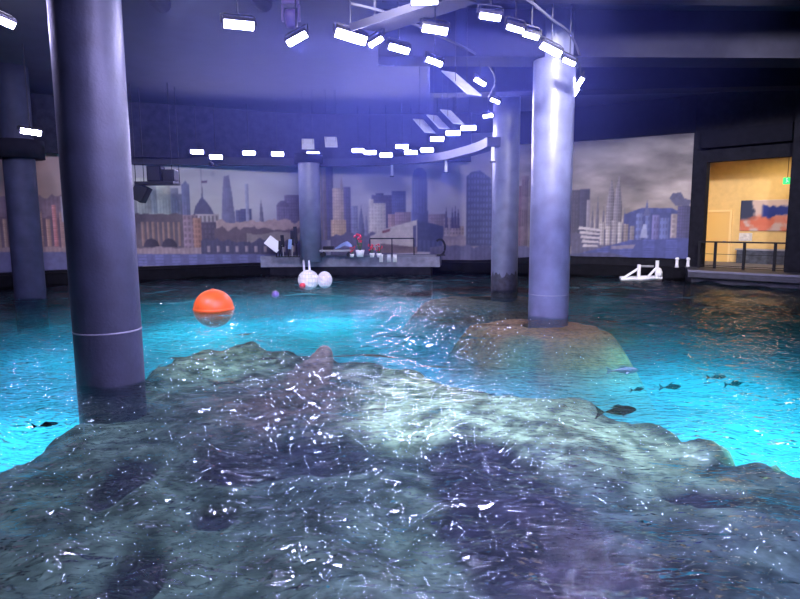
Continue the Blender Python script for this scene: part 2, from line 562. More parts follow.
mpx = np.linspace(-128, 690, 1180)
mx, my = wall_xy(mpx)
nz = 190
zz = np.linspace(MZ0, MZ1, nz)
MXg = np.tile(mx, (nz, 1)); MYg = np.tile(my, (nz, 1)); mz0 = MZ0 + 0.26 * sstep(470, 560, mpx)
MZg = mz0[None, :] + (MZ1 - mz0)[None, :] * np.linspace(0, 1, nz)[:, None]
Rt = np.array(CAM_R.transposed())
loc = np.stack([MXg, MYg, MZg - H], -1) @ Rt.T
rows = 299.5 - FPX * loc[..., 1] / -loc[..., 2]
cols = np.tile(mpx, (nz, 1))
ji = np.clip(((rows - CY0) * SS).astype(int), 0, ch - 1)
ii = np.clip(((cols - CX0) * SS).astype(int), 0, cw - 1)
mcol = lin(can[ji, ii])
mural = grid_mesh('mural', MXg, MYg, MZg, attr_mat('mural_print', rough=0.75), True, mcol)
sol = mural.modifiers.new('thickness', 'SOLIDIFY'); sol.thickness = 0.03; sol.offset = -1
tag(mural, 'long curved skyline mural of towers and cloudy sky on the back wall', 'mural')

# ------------------------------------------------------------------ right-hand wall with the lit opening
A_ = Vector((wx[-1], wy[-1], 0)); dB = ray(850, 222)
B_ = Vector((dB.x / dB.y * 22.6, 22.6, 0))
T_ = (B_ - A_).normalized(); N_ = Vector((T_.y, -T_.x, 0))      # N_ points towards the pool
if N_.y > 0: N_ = -N_


def s_at(px):                # distance along the right wall seen at column px
    d = ray(px, 240)
    den = d.x * T_.y - d.y * T_.x
    return (-(A_.x * d.y - A_.y * d.x)) / (T_.x * d.y - T_.y * d.x)


def z_at(px, py, off=0.0):   # height on the right wall seen at (px, py)
    d = ray(px, py)
    den = d.x * N_.x + d.y * N_.y
    a = A_ + N_ * off
    t = (a.x * N_.x + a.y * N_.y) / den
    return H + d.z * t


def s_off(px, off):          # distance along a line parallel to the wall, `off` metres towards the pool
    d = ray(px, 240)
    a = A_ + N_ * off
    return (a.y * d.x - a.x * d.y) / (T_.x * d.y - T_.y * d.x)


ANG = math.atan2(T_.y, T_.x)


def wbox(bm, s0, s1, n0, n1, z0, z1, bev=0):
    c = A_ + T_ * (s0 + s1) / 2 + N_ * (n0 + n1) / 2
    box(bm, (c.x, c.y, (z0 + z1) / 2), (abs(s1 - s0), abs(n1 - n0), abs(z1 - z0)), (0, 0, ANG), bev)
    return bm


S0, S1 = s_at(703), s_at(786)
ZT = z_at(740, 160); DZ = 0.55
SEND = s_at(850)
bm = bmesh.new()
wbox(bm, 0, S0, -0.35, 0.05, -3.6, CEIL)
wbox(bm, S0, S1, -0.35, 0.05, ZT, CEIL)
wbox(bm, S1, SEND + 6, -0.35, 0.05, -3.6, CEIL)
wbox(bm, S0, S1, -0.35, 0.05, -3.6, DZ)
struct(obj('wall_east', bm, M['wall']))
# black pier at the right edge, and soffit above the opening
bm = bmesh.new(); wbox(bm, s_off(786, 0.75), s_off(815, 0.75), 0.05, 0.75, DZ, CEIL); struct(obj('trim_1', bm, M['wall']))
bm = bmesh.new(); wbox(bm, S0 - 0.1, s_at(788), 0.05, 0.55, ZT + 0.55, ZT + 1.25); struct(obj('trim_2', bm, M['bulk']))
# room behind the opening
RD = 4.2
bm = bmesh.new()
wbox(bm, S0 - 1.5, S1 + 3.2, -RD - 0.2, -RD, DZ - 0.2, ZT + 0.6)
struct(obj('wall_hall_back', bm, M['yellow']))
bm = bmesh.new(); wbox(bm, S0 - 1.5, S0 - 1.3, -RD, -0.35, DZ - 0.2, ZT + 0.6); struct(obj('wall_hall_left', bm, M['yellow']))
bm = bmesh.new(); wbox(bm, S1 + 3.0, S1 + 3.2, -RD, -0.35, DZ - 0.2, ZT + 0.6); struct(obj('wall_hall_right', bm, M['yellow']))
bm = bmesh.new(); wbox(bm, S0 - 1.5, S1 + 3.2, -RD, -0.35, DZ - 0.2, DZ); struct(obj('floor_hall', bm, M['deck']))
bm = bmesh.new(); wbox(bm, S0 - 1.5, S1 + 3.2, -RD, -0.35, ZT + 0.4, ZT + 0.6); struct(obj('ceiling_hall', bm, M['yellow']))
EX_PLACEHOLDER = None


for nm, fac in (('lamp', 1),):
    c = A_ + T_ * ((S0 + S1) / 2 + 0.4) + N_ * -1.9
    ld = bpy.data.lights.new('hall_light', 'AREA'); ld.energy = 215; ld.size = 2.0; ld.color = (1.0, 0.80, 0.48)
    lo = bpy.data.objects.new('hall_light', ld); COL.objects.link(lo); lo.location = (c.x, c.y, ZT + 0.32)
    t = thing('ceiling_lamp', 'warm ceiling lamp inside the yellow hall', 'lamp', (c.x, c.y, ZT + 0.36), rot=(0, 0, ANG))
    bm = bmesh.new(); box(bm, (0, 0, 0.02), (1.3, 0.5, 0.04)); obj('housing', bm, M['white'], t)
    bm = bmesh.new(); box(bm, (0, 0, -0.01), (1.2, 0.4, 0.02)); obj('diffuser', bm, mat('warm_diffuser', (1, 0.9, 0.7), emit=(1, 0.8, 0.5), estr=4), t)

# door in the hall's back wall
so = -RD
d0, d1 = s_off(706, so), s_off(729, so)
zt = z_at(717, 212, so)
bm = bmesh.new(); wbox(bm, d0, d1, so, so + 0.05, DZ, zt)
door = struct(obj('door_1', bm, M['ydoor']))
fm = mat('pale_yellow_frame', (0.9, 0.66, 0.28), 0.5)
bm = bmesh.new(); wbox(bm, d0 - 0.1, d0, so, so + 0.1, DZ, zt + 0.1); wbox(bm, d1, d1 + 0.1, so, so + 0.1, DZ, zt + 0.1); wbox(bm, d0, d1, so, so + 0.1, zt, zt + 0.1)
o = obj('door_frame', bm, fm); o.parent = door
bm = bmesh.new(); c = A_ + T_ * (d1 - 0.15) + N_ * (so + 0.1); cyl(bm, c + Vector((0, 0, DZ + 1.0)) - T_ * 0.1, c + Vector((0, 0, DZ + 1.0)) + T_ * 0.05, 0.02, n=8)
o = obj('door_handle', bm, M['grey']); o.parent = door
# poster on the hall's back wall (a plain abstract seascape)
p0, p1 = s_off(739, so), s_off(792, so)
pz1, pz0 = z_at(760, 200, so), z_at(760, 231, so)
n_s, n_z = 60, 34
ss_, zs_ = np.meshgrid(np.linspace(p0, p1, n_s), np.linspace(pz0, pz1, n_z))
uu = (ss_ - p0) / (p1 - p0); vv = (zs_ - pz0) / (pz1 - pz0)
pc = np.ones(uu.shape + (3,)) * np.array((196, 176, 168.))
nse = fbm(uu * 7, vv * 4, 77, 4)
def mixc(mask, c):
    global pc
    pc = pc * (1 - mask[..., None]) + np.array(c, float) * mask[..., None]
mixc(sstep(0.35, 0.6, nse) * sstep(0.6, 0.4, vv), (206, 120, 96))
mixc(sstep(0.30, 0.22, uu + 0.25 * (nse - 0.5)) * sstep(0.3, 0.45, vv), (58, 66, 92))
mixc(sstep(0.38, 0.46, uu) * sstep(0.22, 0.12, abs(vv - 0.62 + 0.3 * (nse - 0.5))), (44, 58, 128))
mixc(sstep(0.16, 0.08, abs(vv - 0.34 + 0.2 * (nse - 0.5))) * sstep(0.1, 0.25, uu) * 0.7, (200, 110, 86))
XX = A_.x + T_.x * ss_ + N_.x * (so + 0.04); YY = A_.y + T_.y * ss_ + N_.y * (so + 0.04)
po = grid_mesh('poster', XX, YY, zs_, attr_mat('poster_print', rough=0.5), True, lin(np.clip(pc, 0, 255)))
sol = po.modifiers.new('thickness', 'SOLIDIFY'); sol.thickness = 0.02
tag(po, 'wide blue and orange poster on the yellow wall behind the railing', 'poster')
# notice under the poster
bm = bmesh.new(); q0, q1 = s_off(739, so), s_off(752, so); wbox(bm, q0, q1, so, so + 0.03, z_at(745, 241, so), z_at(745, 233, so))
tag(obj('wall_notice', bm, mat('pale_notice', (0.62, 0.60, 0.55), 0.6, noise=0.2, nscale=9)), 'small pale notice on the yellow wall beneath the poster', 'sign')
# low display counter
t = thing('display_counter', 'low dark counter standing against the yellow wall below the poster', 'counter', tuple(A_ + T_ * 0 + Vector((0, 0, 0))))
k0, k1 = s_off(738, so + 0.5), s_off(790, so + 0.5)
t.location = (0, 0, 0)
bm = bmesh.new(); wbox(bm, k0, k1, so + 0.05, so + 0.6, DZ, DZ + 0.62); obj('cabinet_body', bm, mat('counter_dark', (0.06, 0.07, 0.09), 0.5, noise=0.5, nscale=5), t)
bm = bmesh.new(); wbox(bm, k0 - 0.05, k1 + 0.05, so + 0.05, so + 0.68, DZ + 0.62, DZ + 0.68); obj('counter_top', bm, M['grey'], t)
# green exit sign hanging at the right of the opening
e0 = A_ + T_ * s_off(783, -0.6) + N_ * -0.6
ez = z_at(783, 181, -0.6)
t = thing('exit_sign', 'small glowing green exit sign at the right of the yellow opening', 'sign', (e0.x, e0.y, ez), rot=(0, 0, ANG))
bm = bmesh.new(); box(bm, (0, 0, 0), (0.30, 0.06, 0.26), bev=0.01); obj('sign_case', bm, M['green'], t)
bm = bmesh.new(); tube(bm, [(-0.03, -0.045, -0.07), (0.0, -0.045, 0.0), (-0.02, -0.045, 0.06)], 0.014, 6); tube(bm, [(0.0, -0.045, 0.0), (0.05, -0.045, -0.05)], 0.012, 6)
bmesh.ops.create_uvsphere(bm, u_segments=8, v_segments=6, radius=0.022, matrix=Matrix.Translation((-0.01, -0.045, 0.09)))
obj('running_figure', bm, mat('pale_pictogram', (0.8, 1, 0.85), emit=(0.7, 1, 0.8), estr=1.0), t)
bm = bmesh.new(); cyl(bm, (0, 0, 0.13), (0, 0, ZT + 0.4 - ez), 0.012, n=8); obj('hanging_rod', bm, M['dark'], t)

# deck in front of the opening
fr = 2.1


def wpt(sv, off): return A_ + T_ * sv + N_ * off


DS0 = s_off(690, fr)
deck_pts = [wpt(s_off(686, 0.05), 0.05), wpt(DS0, fr), wpt(SEND + 5, fr), wpt(SEND + 5, 0.05)]
bm = bmesh.new()
for z0_, z1_, sh in ((DZ - 0.28, DZ, 0.0), (-3.6, DZ - 0.28, 0.35)):
    pp = [deck_pts[0], deck_pts[1] - N_ * sh, deck_pts[2] - N_ * sh, deck_pts[3]]
    lo_ = [bm.verts.new((p.x, p.y, z0_)) for p in pp]; hi_ = [bm.verts.new((p.x, p.y, z1_)) for p in pp]
    bm.faces.new(hi_); bm.faces.new(lo_[::-1])
    for k in range(4): bm.faces.new((lo_[k], lo_[(k + 1) % 4], hi_[(k + 1) % 4], hi_[k]))
bmesh.ops.recalc_face_normals(bm, faces=bm.faces)
deck = obj('pool_deck', bm, mat('side_deck', (0.035, 0.035, 0.05), 0.6, noise=0.25)); struct(deck)
tag(deck, 'dark concrete deck along the right wall below the yellow opening', 'deck')
bm = bmesh.new(); wbox(bm, DS0 - 0.02, SEND + 5, fr - 0.06, fr + 0.03, DZ - 0.07, DZ + 0.012)
o = obj('deck_lip', bm, M['pale']); o.parent = deck

# railing before the opening
t = thing('guard_railing', 'thin black railing in front of the yellow hall opening', 'railing', (0, 0, 0))
ro = 0.5
r0, r1 = s_off(699, ro), s_off(786, ro)
rt = DZ + 1.12
for px in (700, 716, 745, 776):
    s = s_off(px, ro); bm = bmesh.new(); wbox(bm, s - 0.05, s + 0.05, ro - 0.04, ro + 0.04, DZ, rt + 0.02); obj('post', bm, M['dark'], t)
bm = bmesh.new(); wbox(bm, r0, r1, ro - 0.03, ro + 0.03, rt - 0.03, rt + 0.03); obj('top_rail', bm, M['dark'], t)
bm = bmesh.new(); wbox(bm, r0, r1, ro - 0.015, ro + 0.015, DZ + 0.10, DZ + 0.13); obj('bottom_rail', bm, M['dark'], t)
bm = bmesh.new(); wbox(bm, r0, r1, ro - 0.012, ro + 0.012, DZ + 0.6, DZ + 0.62); obj('middle_wire', bm, M['dark'], t)

# ================================================================== COLUMNS
def column(px, py, rad, zb, label, m, top=CEIL, seam=None, stain=None, cap=None, dist=None):
    if dist is None:
        p = P(px, py, zb)
        dirn = Vector((p.x, p.y, 0)).normalized()
        c = p + dirn * rad
    else:
        c = D(px, py, dist); c.z = zb
    t = thing('concrete_column', label, 'column', (c.x, c.y, -3.6 if zb < 0.5 else zb))
    b = t.location.z
    bm = bmesh.new()
    lathe(bm, [(0, 0), (rad, 0), (rad, 3.0), (rad, top - b - 0.5), (rad, top - b), (0, top - b)], 48)
    obj('shaft', bm, m, t, True)
    if seam is not None:
        bm = bmesh.new(); lathe(bm, [(rad - 0.01, seam - b - 0.012), (rad + 0.006, seam - b - 0.012), (rad + 0.006, seam - b + 0.012), (rad - 0.01, seam - b + 0.012)], 48)
        o = obj('joint_ring', bm, M['seam'], t, True)
    if stain is not None:
        bm = bmesh.new()
        n = 48
        ring0 = []; ring1 = []
        for k in range(n):
            a = 2 * PI * k / n
            hh = stain * (0.75 + 0.5 * random.random())
            ring0.append(bm.verts.new(((rad + .004) * math.cos(a), (rad + .004) * math.sin(a), -0.3 - b)))
            ring1.append(bm.verts.new(((rad + .004) * math.cos(a), (rad + .004) * math.sin(a), hh - b)))
        for k in range(n):
            bm.faces.new((ring0[k], ring0[(k + 1) % n], ring1[(k + 1) % n], ring1[k]))
        o = obj('damp_band', bm, M['stain'], t, True); o['label'] = 'dark damp band at the waterline'
    if cap is not None:
        z0, z1, r2 = cap
        bm = bmesh.new(); lathe(bm, [(rad, z0 - b), (r2, z0 - b), (r2, z1 - b), (rad, z1 - b)], 40)
        obj('capital', bm, M['bulk'], t, True)
    return c


c_near = column(112, 389, 0.515, 0.0, 'nearest and widest dark concrete column, standing left of the orange buoy', M['concshade'], seam=0.88)
c_right = column(548, 319, 0.54, 0.0, 'pale concrete column ringed by the curve of floodlights, in front of the stormy mural', M['conc'], seam=0.62)
c_mid = column(504, 291, 0.50, 0.0, 'concrete column behind the floodlit pale column, dark stained at its foot', M['conc'], stain=0.65)
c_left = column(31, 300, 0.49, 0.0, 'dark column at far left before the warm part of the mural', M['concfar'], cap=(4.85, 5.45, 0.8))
c_stage = column(311, 252, 0.50, 0.75, 'slim blue-lit column rising from the concrete stage platform', M['conc'], dist=28.6, cap=(5.35, 5.75, 0.66), top=5.76)

# ================================================================== CEILING FITTINGS
ZL = H + 3.6
far_px = [(197, 152), (216, 157), (249, 153), (277.5, 154), (313, 154), (358, 150.5), (370, 152.5), (386, 155), (402, 146.5), (411, 152.5), (427, 150), (437, 139), (453, 133), (468.5, 128)]
far_y = [27.3, 27.3, 27.6, 28.0, 28.3, 28.3, 28.2, 28.0, 27.6, 27.4, 27.0, 25.6, 24.2, 23.0]
curve_px = [(488, 116), (495, 101), (480, 82), (434.5, 62), (399, 49), (376, 42), (351, 37)]
right_px = [(490, 17), (515, 29), (531, 36), (551, 50), (569, 62), (579.5, 83), (575, 93)]

# curved ring beam that carries the far floodlights
bp = []
for px, py, Y in ((-60, 166, 24.5), (60, 164, 26.6), (150, 164, 27.6), (249, 163, 28.2), (313, 163, 28.9), (370, 162, 28.8), (411, 160, 28.0), (446, 152, 25.6), (480, 141, 22.6), (494, 134, 20.8)):
    v = D(px, py, Y + (0.5 if px < 440 else 1.4)); bp.append((v.x, v.y, 0))
bp = smooth_path(bp, 8)
bm = bmesh.new(); sweep_box(bm, bp, 0.5, 5.28, 5.62)
rb = obj('ring_beam', bm, M['beam']); tag(rb, 'long curved steel beam carrying the far floodlights above the mural', 'beam'); struct(rb)
# dark bulkhead above and behind it hides the mural's upper edge on the left
bm = bmesh.new()
bk = smooth_path([tuple(Vector((wall_xy(np.array([p]))[0][0] * .985, wall_xy(np.array([p]))[1][0] - 0.7, 0))) for p in (-120, 0, 100, 200, 300, 400, 470)], 6)
sweep_box(bm, bk, 0.3, 5.55, CEIL)
struct(obj('trim_3', bm, mat('bulkhead_dark', (0.02, 0.02, 0.034), 0.9, noise=0.3, spec=0.08)))
# dark band above the right part of the mural
bm = bmesh.new()
bk = []
for p in np.linspace(505, 689, 24):
    x_, y_ = wall_xy(np.array([p])); bk.append((x_[0], y_[0] - 0.12, 0))
sweep_box(bm, bk, 0.2, 6.35, CEIL)
struct(obj('trim_4', bm, M['bulk']))


def floodlight(px, py, label, group, Y=None, z=None, wd=0.46, aim=None, roll=0.0, power=1.0, hang=True, yoke=True, lens='lens'):
    c = D(px, py, Y) if Y else P(px, py, z or ZL)
    if aim is None:
        aim = Vector((-c.x * 0.55, -c.y * 0.55 + 3, -9.0)).normalized()
        # face the pool, tipped so the lamp shows its lens
        aim = (aim + (Vector((0, 0, H)) - c).normalized() * 0.55).normalized()
    q = aim.to_track_quat('-Z', 'Y').to_matrix().to_4x4()
    q = q @ Matrix.Rotation(-roll, 4, 'Z')
    t = thing('floodlight', label, 'floodlight', tuple(c), group)
    t.rotation_euler = q.to_euler()
    h = wd * 0.30
    bm = bmesh.new()
    box(bm, (0, 0, 0.05), (wd + 0.06, h + 0.06, 0.09), bev=0.012)
    for k in range(7):
        box(bm, (-wd / 2 + wd * k / 6, 0, 0.13), (0.012, h, 0.08))
    obj('housing', bm, M['dark'], t)
    bm = bmesh.new(); box(bm, (0, 0, -0.001), (wd, h, 0.012), bev=0.004)
    obj('lens', bm, M[lens], t)
    if yoke:
        bm = bmesh.new()
        s = wd / 2 + 0.05
        tube(bm, [(-s, 0, 0.05), (-s, 0, 0.28), (-s * 0.8, 0, 0.33), (s * 0.8, 0, 0.33), (s, 0, 0.28), (s, 0, 0.05)], 0.016, 6)
        obj('yoke', bm, M['dark'], t)
    if hang:
        inv = q.to_3x3().inverted()
        st = Vector((0, 0, 0.33))
        stw = q.to_3x3() @ st
        en = inv @ (stw + Vector((0, 0, CEIL + 0.02 - c.z - stw.z)))
        bm = bmesh.new(); cyl(bm, st, en, 0.014, n=8)
        obj('hanging_rod', bm, M['dark'], t)
    if power <= 0: return t
    ld = bpy.data.lights.new('flood_lamp', 'SPOT')
    ld.energy = FLOOD_W * power
    ld.color = FLOOD_COL
    ld.spot_size = R(125); ld.spot_blend = 0.7
    ld.shadow_soft_size = wd * 0.35
    lo = bpy.data.objects.new('flood_lamp', ld); COL.objects.link(lo)
    lo.parent = t; lo.location = (0, 0, -0.06 - wd * 0.36)
    lo.rotation_euler = (0, 0, 0)
    return t


for i, ((px, py), Y) in enumerate(zip(far_px, far_y)):
    floodlight(px, py, '%s floodlight from the left in the far row above the skyline mural' % ordinal(i + 1), 'far row of floodlights', Y=Y, wd=0.52, power=0.8, hang=True)
for i, (px, py) in enumerate(curve_px):
    lb = ['nearest the far row', 'second after the far row', 'third after the far row', 'fourth after the far row, past the tilted panel', 'fifth, beside the low edge of the dark canopy',
          'half hidden beside the brightest lamp', 'largest and brightest of all, in the blue beam'][i]
    floodlight(px, py, 'floodlight on the inner curve of lamps, ' + lb, 'inner curve of floodlights', wd=(0.30, 0.26, 0.30, 0.36, 0.42, 0.30, 0.60)[i],
               roll=(0.1, -0.4, -0.6, -0.4, -0.3, 0.6, -0.3)[i], power=(0.8, 0.8, 0.8, 1, 1, 0.5, 2.2)[i])
for i, (px, py) in enumerate(right_px):
    lb = ['first of the curve, farthest from the pale column', 'second from the start of the curve', 'third, touching the second lamp', 'fourth and longest of the curve',
          'fifth, just right of the pale column top', 'sixth, first of two tilted lamps', 'seventh and last, lowest of two tilted lamps'][i]
    floodlight(px, py, 'floodlight curving around the pale column, ' + lb, 'curve of floodlights around the pale column', wd=(0.36, 0.31, 0.30, 0.46, 0.28, 0.30, 0.30)[i],
               roll=(-.25, -.4, -.4, -.6, -.55, 1.0, 1.0)[i], power=1.0)
for px, py, z, wd, lb, rl, pw in ((239, 25, ZL, 0.52, 'single wide ceiling floodlight right of the nearest column', 0, 1.2), (297, 39, ZL, 0.42, 'tilted ceiling floodlight below the violet moving head', 0.6, 1.0),
                              (435, 30, ZL, 0.46, 'ceiling floodlight in front of the dark canopy, lower of two', -.2, 1.2), (424.5, 1, ZL, 0.42, 'ceiling floodlight at the top edge above the dark canopy', 0, 1.0),
                              (31, 132, 5.9, 0.52, 'floodlight beside the capital of the far left column', -.1, 0.5), (2, 21, ZL, 0.40, 'floodlight cut by the top left corner', -.3, 0.5)):
    floodlight(px, py, lb, 'single ceiling floodlights', Y=18.3 if px == 31 else None, z=z, wd=wd, roll=rl, power=pw)

# added floodlights, unseen above the picture, that brighten the mural
for i, (x, y, z) in enumerate([(-6.5, 10.4, 7.0), (-3.4, 10.2, 7.0), (0.2, 9.9, 7.0), (3.2, 9.9, 7.0), (6.4, 10.3, 7.0), (9.4, 10.8, 7.0)]):
    tx = (-19, -9, -2, 5, 10, 13)[i]
    c = Vector((x, y, z)); up = c - Vector((0, 0, H)); v_ = py_of(c)
    floodlight(v_[0], v_[1], 'added unseen floodlight above the view, aimed at the mural', 'added floodlights above the view', Y=y, wd=0.5, aim=(Vector((tx, 29, 3.4)) - c).normalized(), power=0.0, hang=True)
    ld = bpy.data.lights.new('mural_fill', 'SPOT'); ld.energy = MURAL_W * (0.35, .8, 1, 1, 1.1, 0.8)[i]; ld.color = MURAL_COL; ld.spot_size = R(58); ld.spot_blend = 0.8; ld.shadow_soft_size = 0.2
    lo = bpy.data.objects.new('mural_fill', ld); COL.objects.link(lo); lo.location = c + (Vector((tx, 29, 3.4)) - c).normalized() * 0.3
    lo.rotation_euler = (Vector((tx, 29, 3.4)) - c).to_track_quat('-Z', 'Y').to_euler()
for i, (x, y) in enumerate([(-9.0, 11.4), (-1.6, 7.6), (-0.2, 6.8), (1.2, 7.2), (2.4, 8.0), (-11.0, 11.8), (0.4, 5.6), (-0.8, 4.4), (1.0, 4.8), (3.0, 5.6), (-7.4, 11.0), (4.4, 7.0), (-8.0, 13.2), (-10.2, 13.6), (-5.4, 11.0), (0.6, 8.8), (4.6, 8.8), (1.6, 2.8), (2.6, 10.2), (5.8, 9.6), (3.8, 3.4)]):  # more added lamps out of view, there to make violet water glints
    zq = 6.6 if y < 9 else 7.3
    v_ = py_of((x, y, zq))
    floodlight(v_[0], v_[1], 'added unseen floodlight high above the view, making violet glints in the water', 'added floodlights above the view', Y=y, wd=0.6, aim=Vector((0.0, 0.15, -1)), power=0.0, lens='violet_lens')

# the strongest lamps throw narrow shafts straight down through the haze
for px, py, e, ang in ((351, 37, 2600, 22), (239, 25, 900, 20), (424.5, 1, 900, 22)):
    c = P(px, py, ZL)
    ld = bpy.data.lights.new('shaft_lamp', 'SPOT'); ld.energy = e; ld.color = (0.42, 0.58, 1.0); ld.spot_size = R(ang); ld.spot_blend = 1.0; ld.shadow_soft_size = 0.15
    lo = bpy.data.objects.new('shaft_lamp', ld); COL.objects.link(lo); lo.location = c + Vector((0, -0.12, -0.25))

# rails that carry the two nearer curves
for pts, lb in (([P(x, y, ZL) for x, y in curve_px], 'thin curved rail above the inner curve of floodlights'), ([P(x, y, ZL) for x, y in right_px], 'thin curved rail above the lamps around the pale column')):
    bm = bmesh.new(); tube(bm, [p + Vector((0, 0, 0.62)) for p in smooth_path(pts, 6)], 0.03, 6)
    tag(obj('lighting_rail', bm, M['beam']), lb, 'rail')

# hanging posts under the ring beam
for px, py, Y, lb in ((393, 158, 28.2, 'first pale post below the ring beam, behind the stage'), (447, 147, 25.4, 'second pale post below the ring beam, right of the round-topped tower'), (493, 131, 20.9, 'third pale post at the right end of the ring beam')):
    v = min(bp, key=lambda q: abs(py_of((q[0], q[1], 5.3))[0] - px))
    t = thing('drop_post', lb, 'post', (v[0], v[1], 4.75), 'posts along the ring beam')
    bm = bmesh.new(); box(bm, (0, 0, 0.285), (0.12, 0.08, 0.57), bev=0.01); obj('upright', bm, M['panel'], t)
    bm = bmesh.new(); box(bm, (0, 0, 0.0), (0.2, 0.1, 0.05)); obj('foot_plate', bm, M['beam'], t)

# hanging pale acoustic panels
for px, py, Y, sx, sy, rz, lb in ((308, 144, 25, 0.5, 0.85, 0.15, 'left of two pale panels above the stage column'), (331, 142, 25, 0.5, 0.85, 0.15, 'right of two pale panels above the stage column'),
                                  (424, 126, 21, 0.42, 0.95, 0.5, 'first of three slanted pale panels above the far row'), (438, 122, 20.4, 0.42, 0.95, 0.5, 'middle of three slanted pale panels above the far row'),
                                  (452, 117, 19.8, 0.42, 0.95, 0.5, 'last of three slanted pale panels above the far row'), (461, 83, 14.8, 0.42, 1.25, 0.55, 'long slanted pale panel between the inner curve floodlights')):
    v = D(px, py, Y)
    t = thing('sound_baffle', lb, 'panel', tuple(v), 'pale panels hanging from the ceiling')
    t.rotation_euler = (R(35), 0, rz)
    bm = bmesh.new(); box(bm, (0, 0, 0), (sx, sy, 0.03), bev=0.008); obj('board', bm, M['panel'], t)
    inv = t.rotation_euler.to_matrix().inverted()
    for sgn in (-1, 1):
        a = Vector((sgn * sx * 0.4, 0, 0.015)); bm = bmesh.new(); cyl(bm, a, a + inv @ Vector((0, 0, CEIL - v.z - 0.02)), 0.008, n=6); obj('wire', bm, M['beam'], t)

# violet moving-head lamp
v = P(291, 17, 6.9)
t = thing('moving_head_lamp', 'violet moving-head stage lamp hanging above the tilted floodlight', 'lamp', tuple(v))
mv = mat('violet_casing', (0.06, 0.04, 0.10), 0.4)
bm = bmesh.new(); box(bm, (0, 0, 0.30), (0.34, 0.28, 0.16), bev=0.03); obj('base', bm, mv, t)
for sgn in (-1, 1):
    bm = bmesh.new(); box(bm, (sgn * 0.17, 0, 0.08), (0.05, 0.12, 0.34), bev=0.015); obj('arm', bm, mv, t)
bm = bmesh.new(); lathe(bm, [(0, 0.16), (0.10, 0.15), (0.13, 0.05), (0.13, -0.12), (0.11, -0.2), (0, -0.2)], 20); o = obj('head', bm, mv, t, True); o.rotation_euler = (R(30), 0, 0)
bm = bmesh.new(); cyl(bm, (0, 0, 0.38), (0, 0, CEIL - v.z), 0.03, n=8); obj('hanging_rod', bm, M['dark'], t)

# big dark canopy panel near the brightest lamp
t = thing('ceiling_canopy', 'large dark slanted canopy above the brightest floodlight', 'canopy', tuple(D(415, 14, 12.4)))
t.rotation_euler = (R(12), R(-8), R(-25))
bm = bmesh.new(); box(bm, (0, 0, 0), (2.1, 1.6, 0.06), bev=0.02); obj('board', bm, M['duct'], t)
bm = bmesh.new(); box(bm, (0, -0.8, -0.02), (2.1, 0.05, 0.14)); obj('front_edge', bm, M['duct'], t)
inv = t.rotation_euler.to_matrix().inverted()
for sx in (-0.9, 0.9):
    bm = bmesh.new(); a = Vector((sx, 0, 0.03)); cyl(bm, a, a + inv @ Vector((0, 0, CEIL - t.location.z - 0.3)), 0.012, n=6); obj('wire', bm, M['dark'], t)

# ceiling beams and ducts
def cbeam(a, b, wdt, z0, z1, m, name, label, cat):
    bm = bmesh.new(); sweep_box(bm, [(a[0], a[1], 0), (b[0], b[1], 0)], wdt, z0, z1)
    o = obj(name, bm, m); tag(o, label, cat); struct(o)
    return o


cx, cy = c_right.x, c_right.y
cbeam((cx - 4.6, cy - 0.1), (cx + 18, cy + 0.9), 1.0, 6.75, CEIL, M['bulk'], 'ceiling_beam', 'deep dark ceiling beam across the top of the pale column', 'beam')
cbeam((cx - 4.4, cy - 3.6), (cx + 17, cy - 2.6), 0.6, 7.1, CEIL, M['bulk'], 'ceiling_beam', 'dark ceiling beam in front of the pale column', 'beam')
cbeam((cx - 3.0, cy + 5.0), (cx + 12, cy + 4.0), 0.8, 6.9, CEIL, M['bulk'], 'ceiling_beam', 'dark ceiling beam behind the pale column', 'beam')
for px, lb in ((127, 'dark duct beside the nearest column at the top'), (208, 'dark duct left of the single wide floodlight')):
    a = D(px, 0, 12); bm = bmesh.new(); cyl(bm, (a.x, 9, 7.62), (a.x - 0.3 + (px - 127) * .01, 14.6, 7.62), 0.2, n=16)
    tag(obj('air_duct', bm, M['duct'], None, True), lb, 'duct')

# dark equipment gantry hanging before the mural, right of the nearest column
v = D(160, 177, 24.0)
t = thing('equipment_gantry', 'dark loudspeaker gantry hanging before the mural, right of the nearest column', 'gantry', tuple(v))
bm = bmesh.new(); box(bm, (-0.1, 0, -0.25), (1.5, 0.8, 0.12)); obj('platform', bm, M['dark'], t)
bm = bmesh.new(); box(bm, (-0.15, 0.0, 0.12), (0.55, 0.5, 0.6), bev=0.03); sp = obj('loudspeaker', bm, M['duct'], t)
bm = bmesh.new(); box(bm, (-0.15, -0.26, 0.12), (0.45, 0.02, 0.5)); obj('speaker_grille', bm, M['dark'], sp)
bm = bmesh.new(); box(bm, (0.42, 0.0, 0.05), (0.45, 0.5, 0.44), bev=0.02); obj('control_box', bm, M['dark'], t)
bm = bmesh.new()
for sx in (-0.8, 0.62):
    for sy in (-0.38, 0.38):
        cyl(bm, (sx, sy, -0.3), (sx, sy, CEIL - v.z), 0.016, n=8)
obj('hanging_frame', bm, M['dark'], t)
bm = bmesh.new(); box(bm, (-0.75, -0.1, -0.62), (0.5, 0.5, 0.62), (0, 0.5, 0)); obj('side_bracket', bm, M['dark'], t)
v2 = D(211, 163.5, 27.0)
t = thing('wall_camera', 'small dark camera hanging below the ring beam over the spired tower', 'camera', tuple(v2))
bm = bmesh.new(); cyl(bm, (0, 0, 0.02), (0, 0, 0.25), 0.03, n=8); obj('mount', bm, M['dark'], t)
bm = bmesh.new(); lathe(bm, [(0, -0.14), (0.07, -0.11), (0.11, -0.03), (0.11, 0.03), (0, 0.05)], 16); obj('dome', bm, M['dark'], t, True)

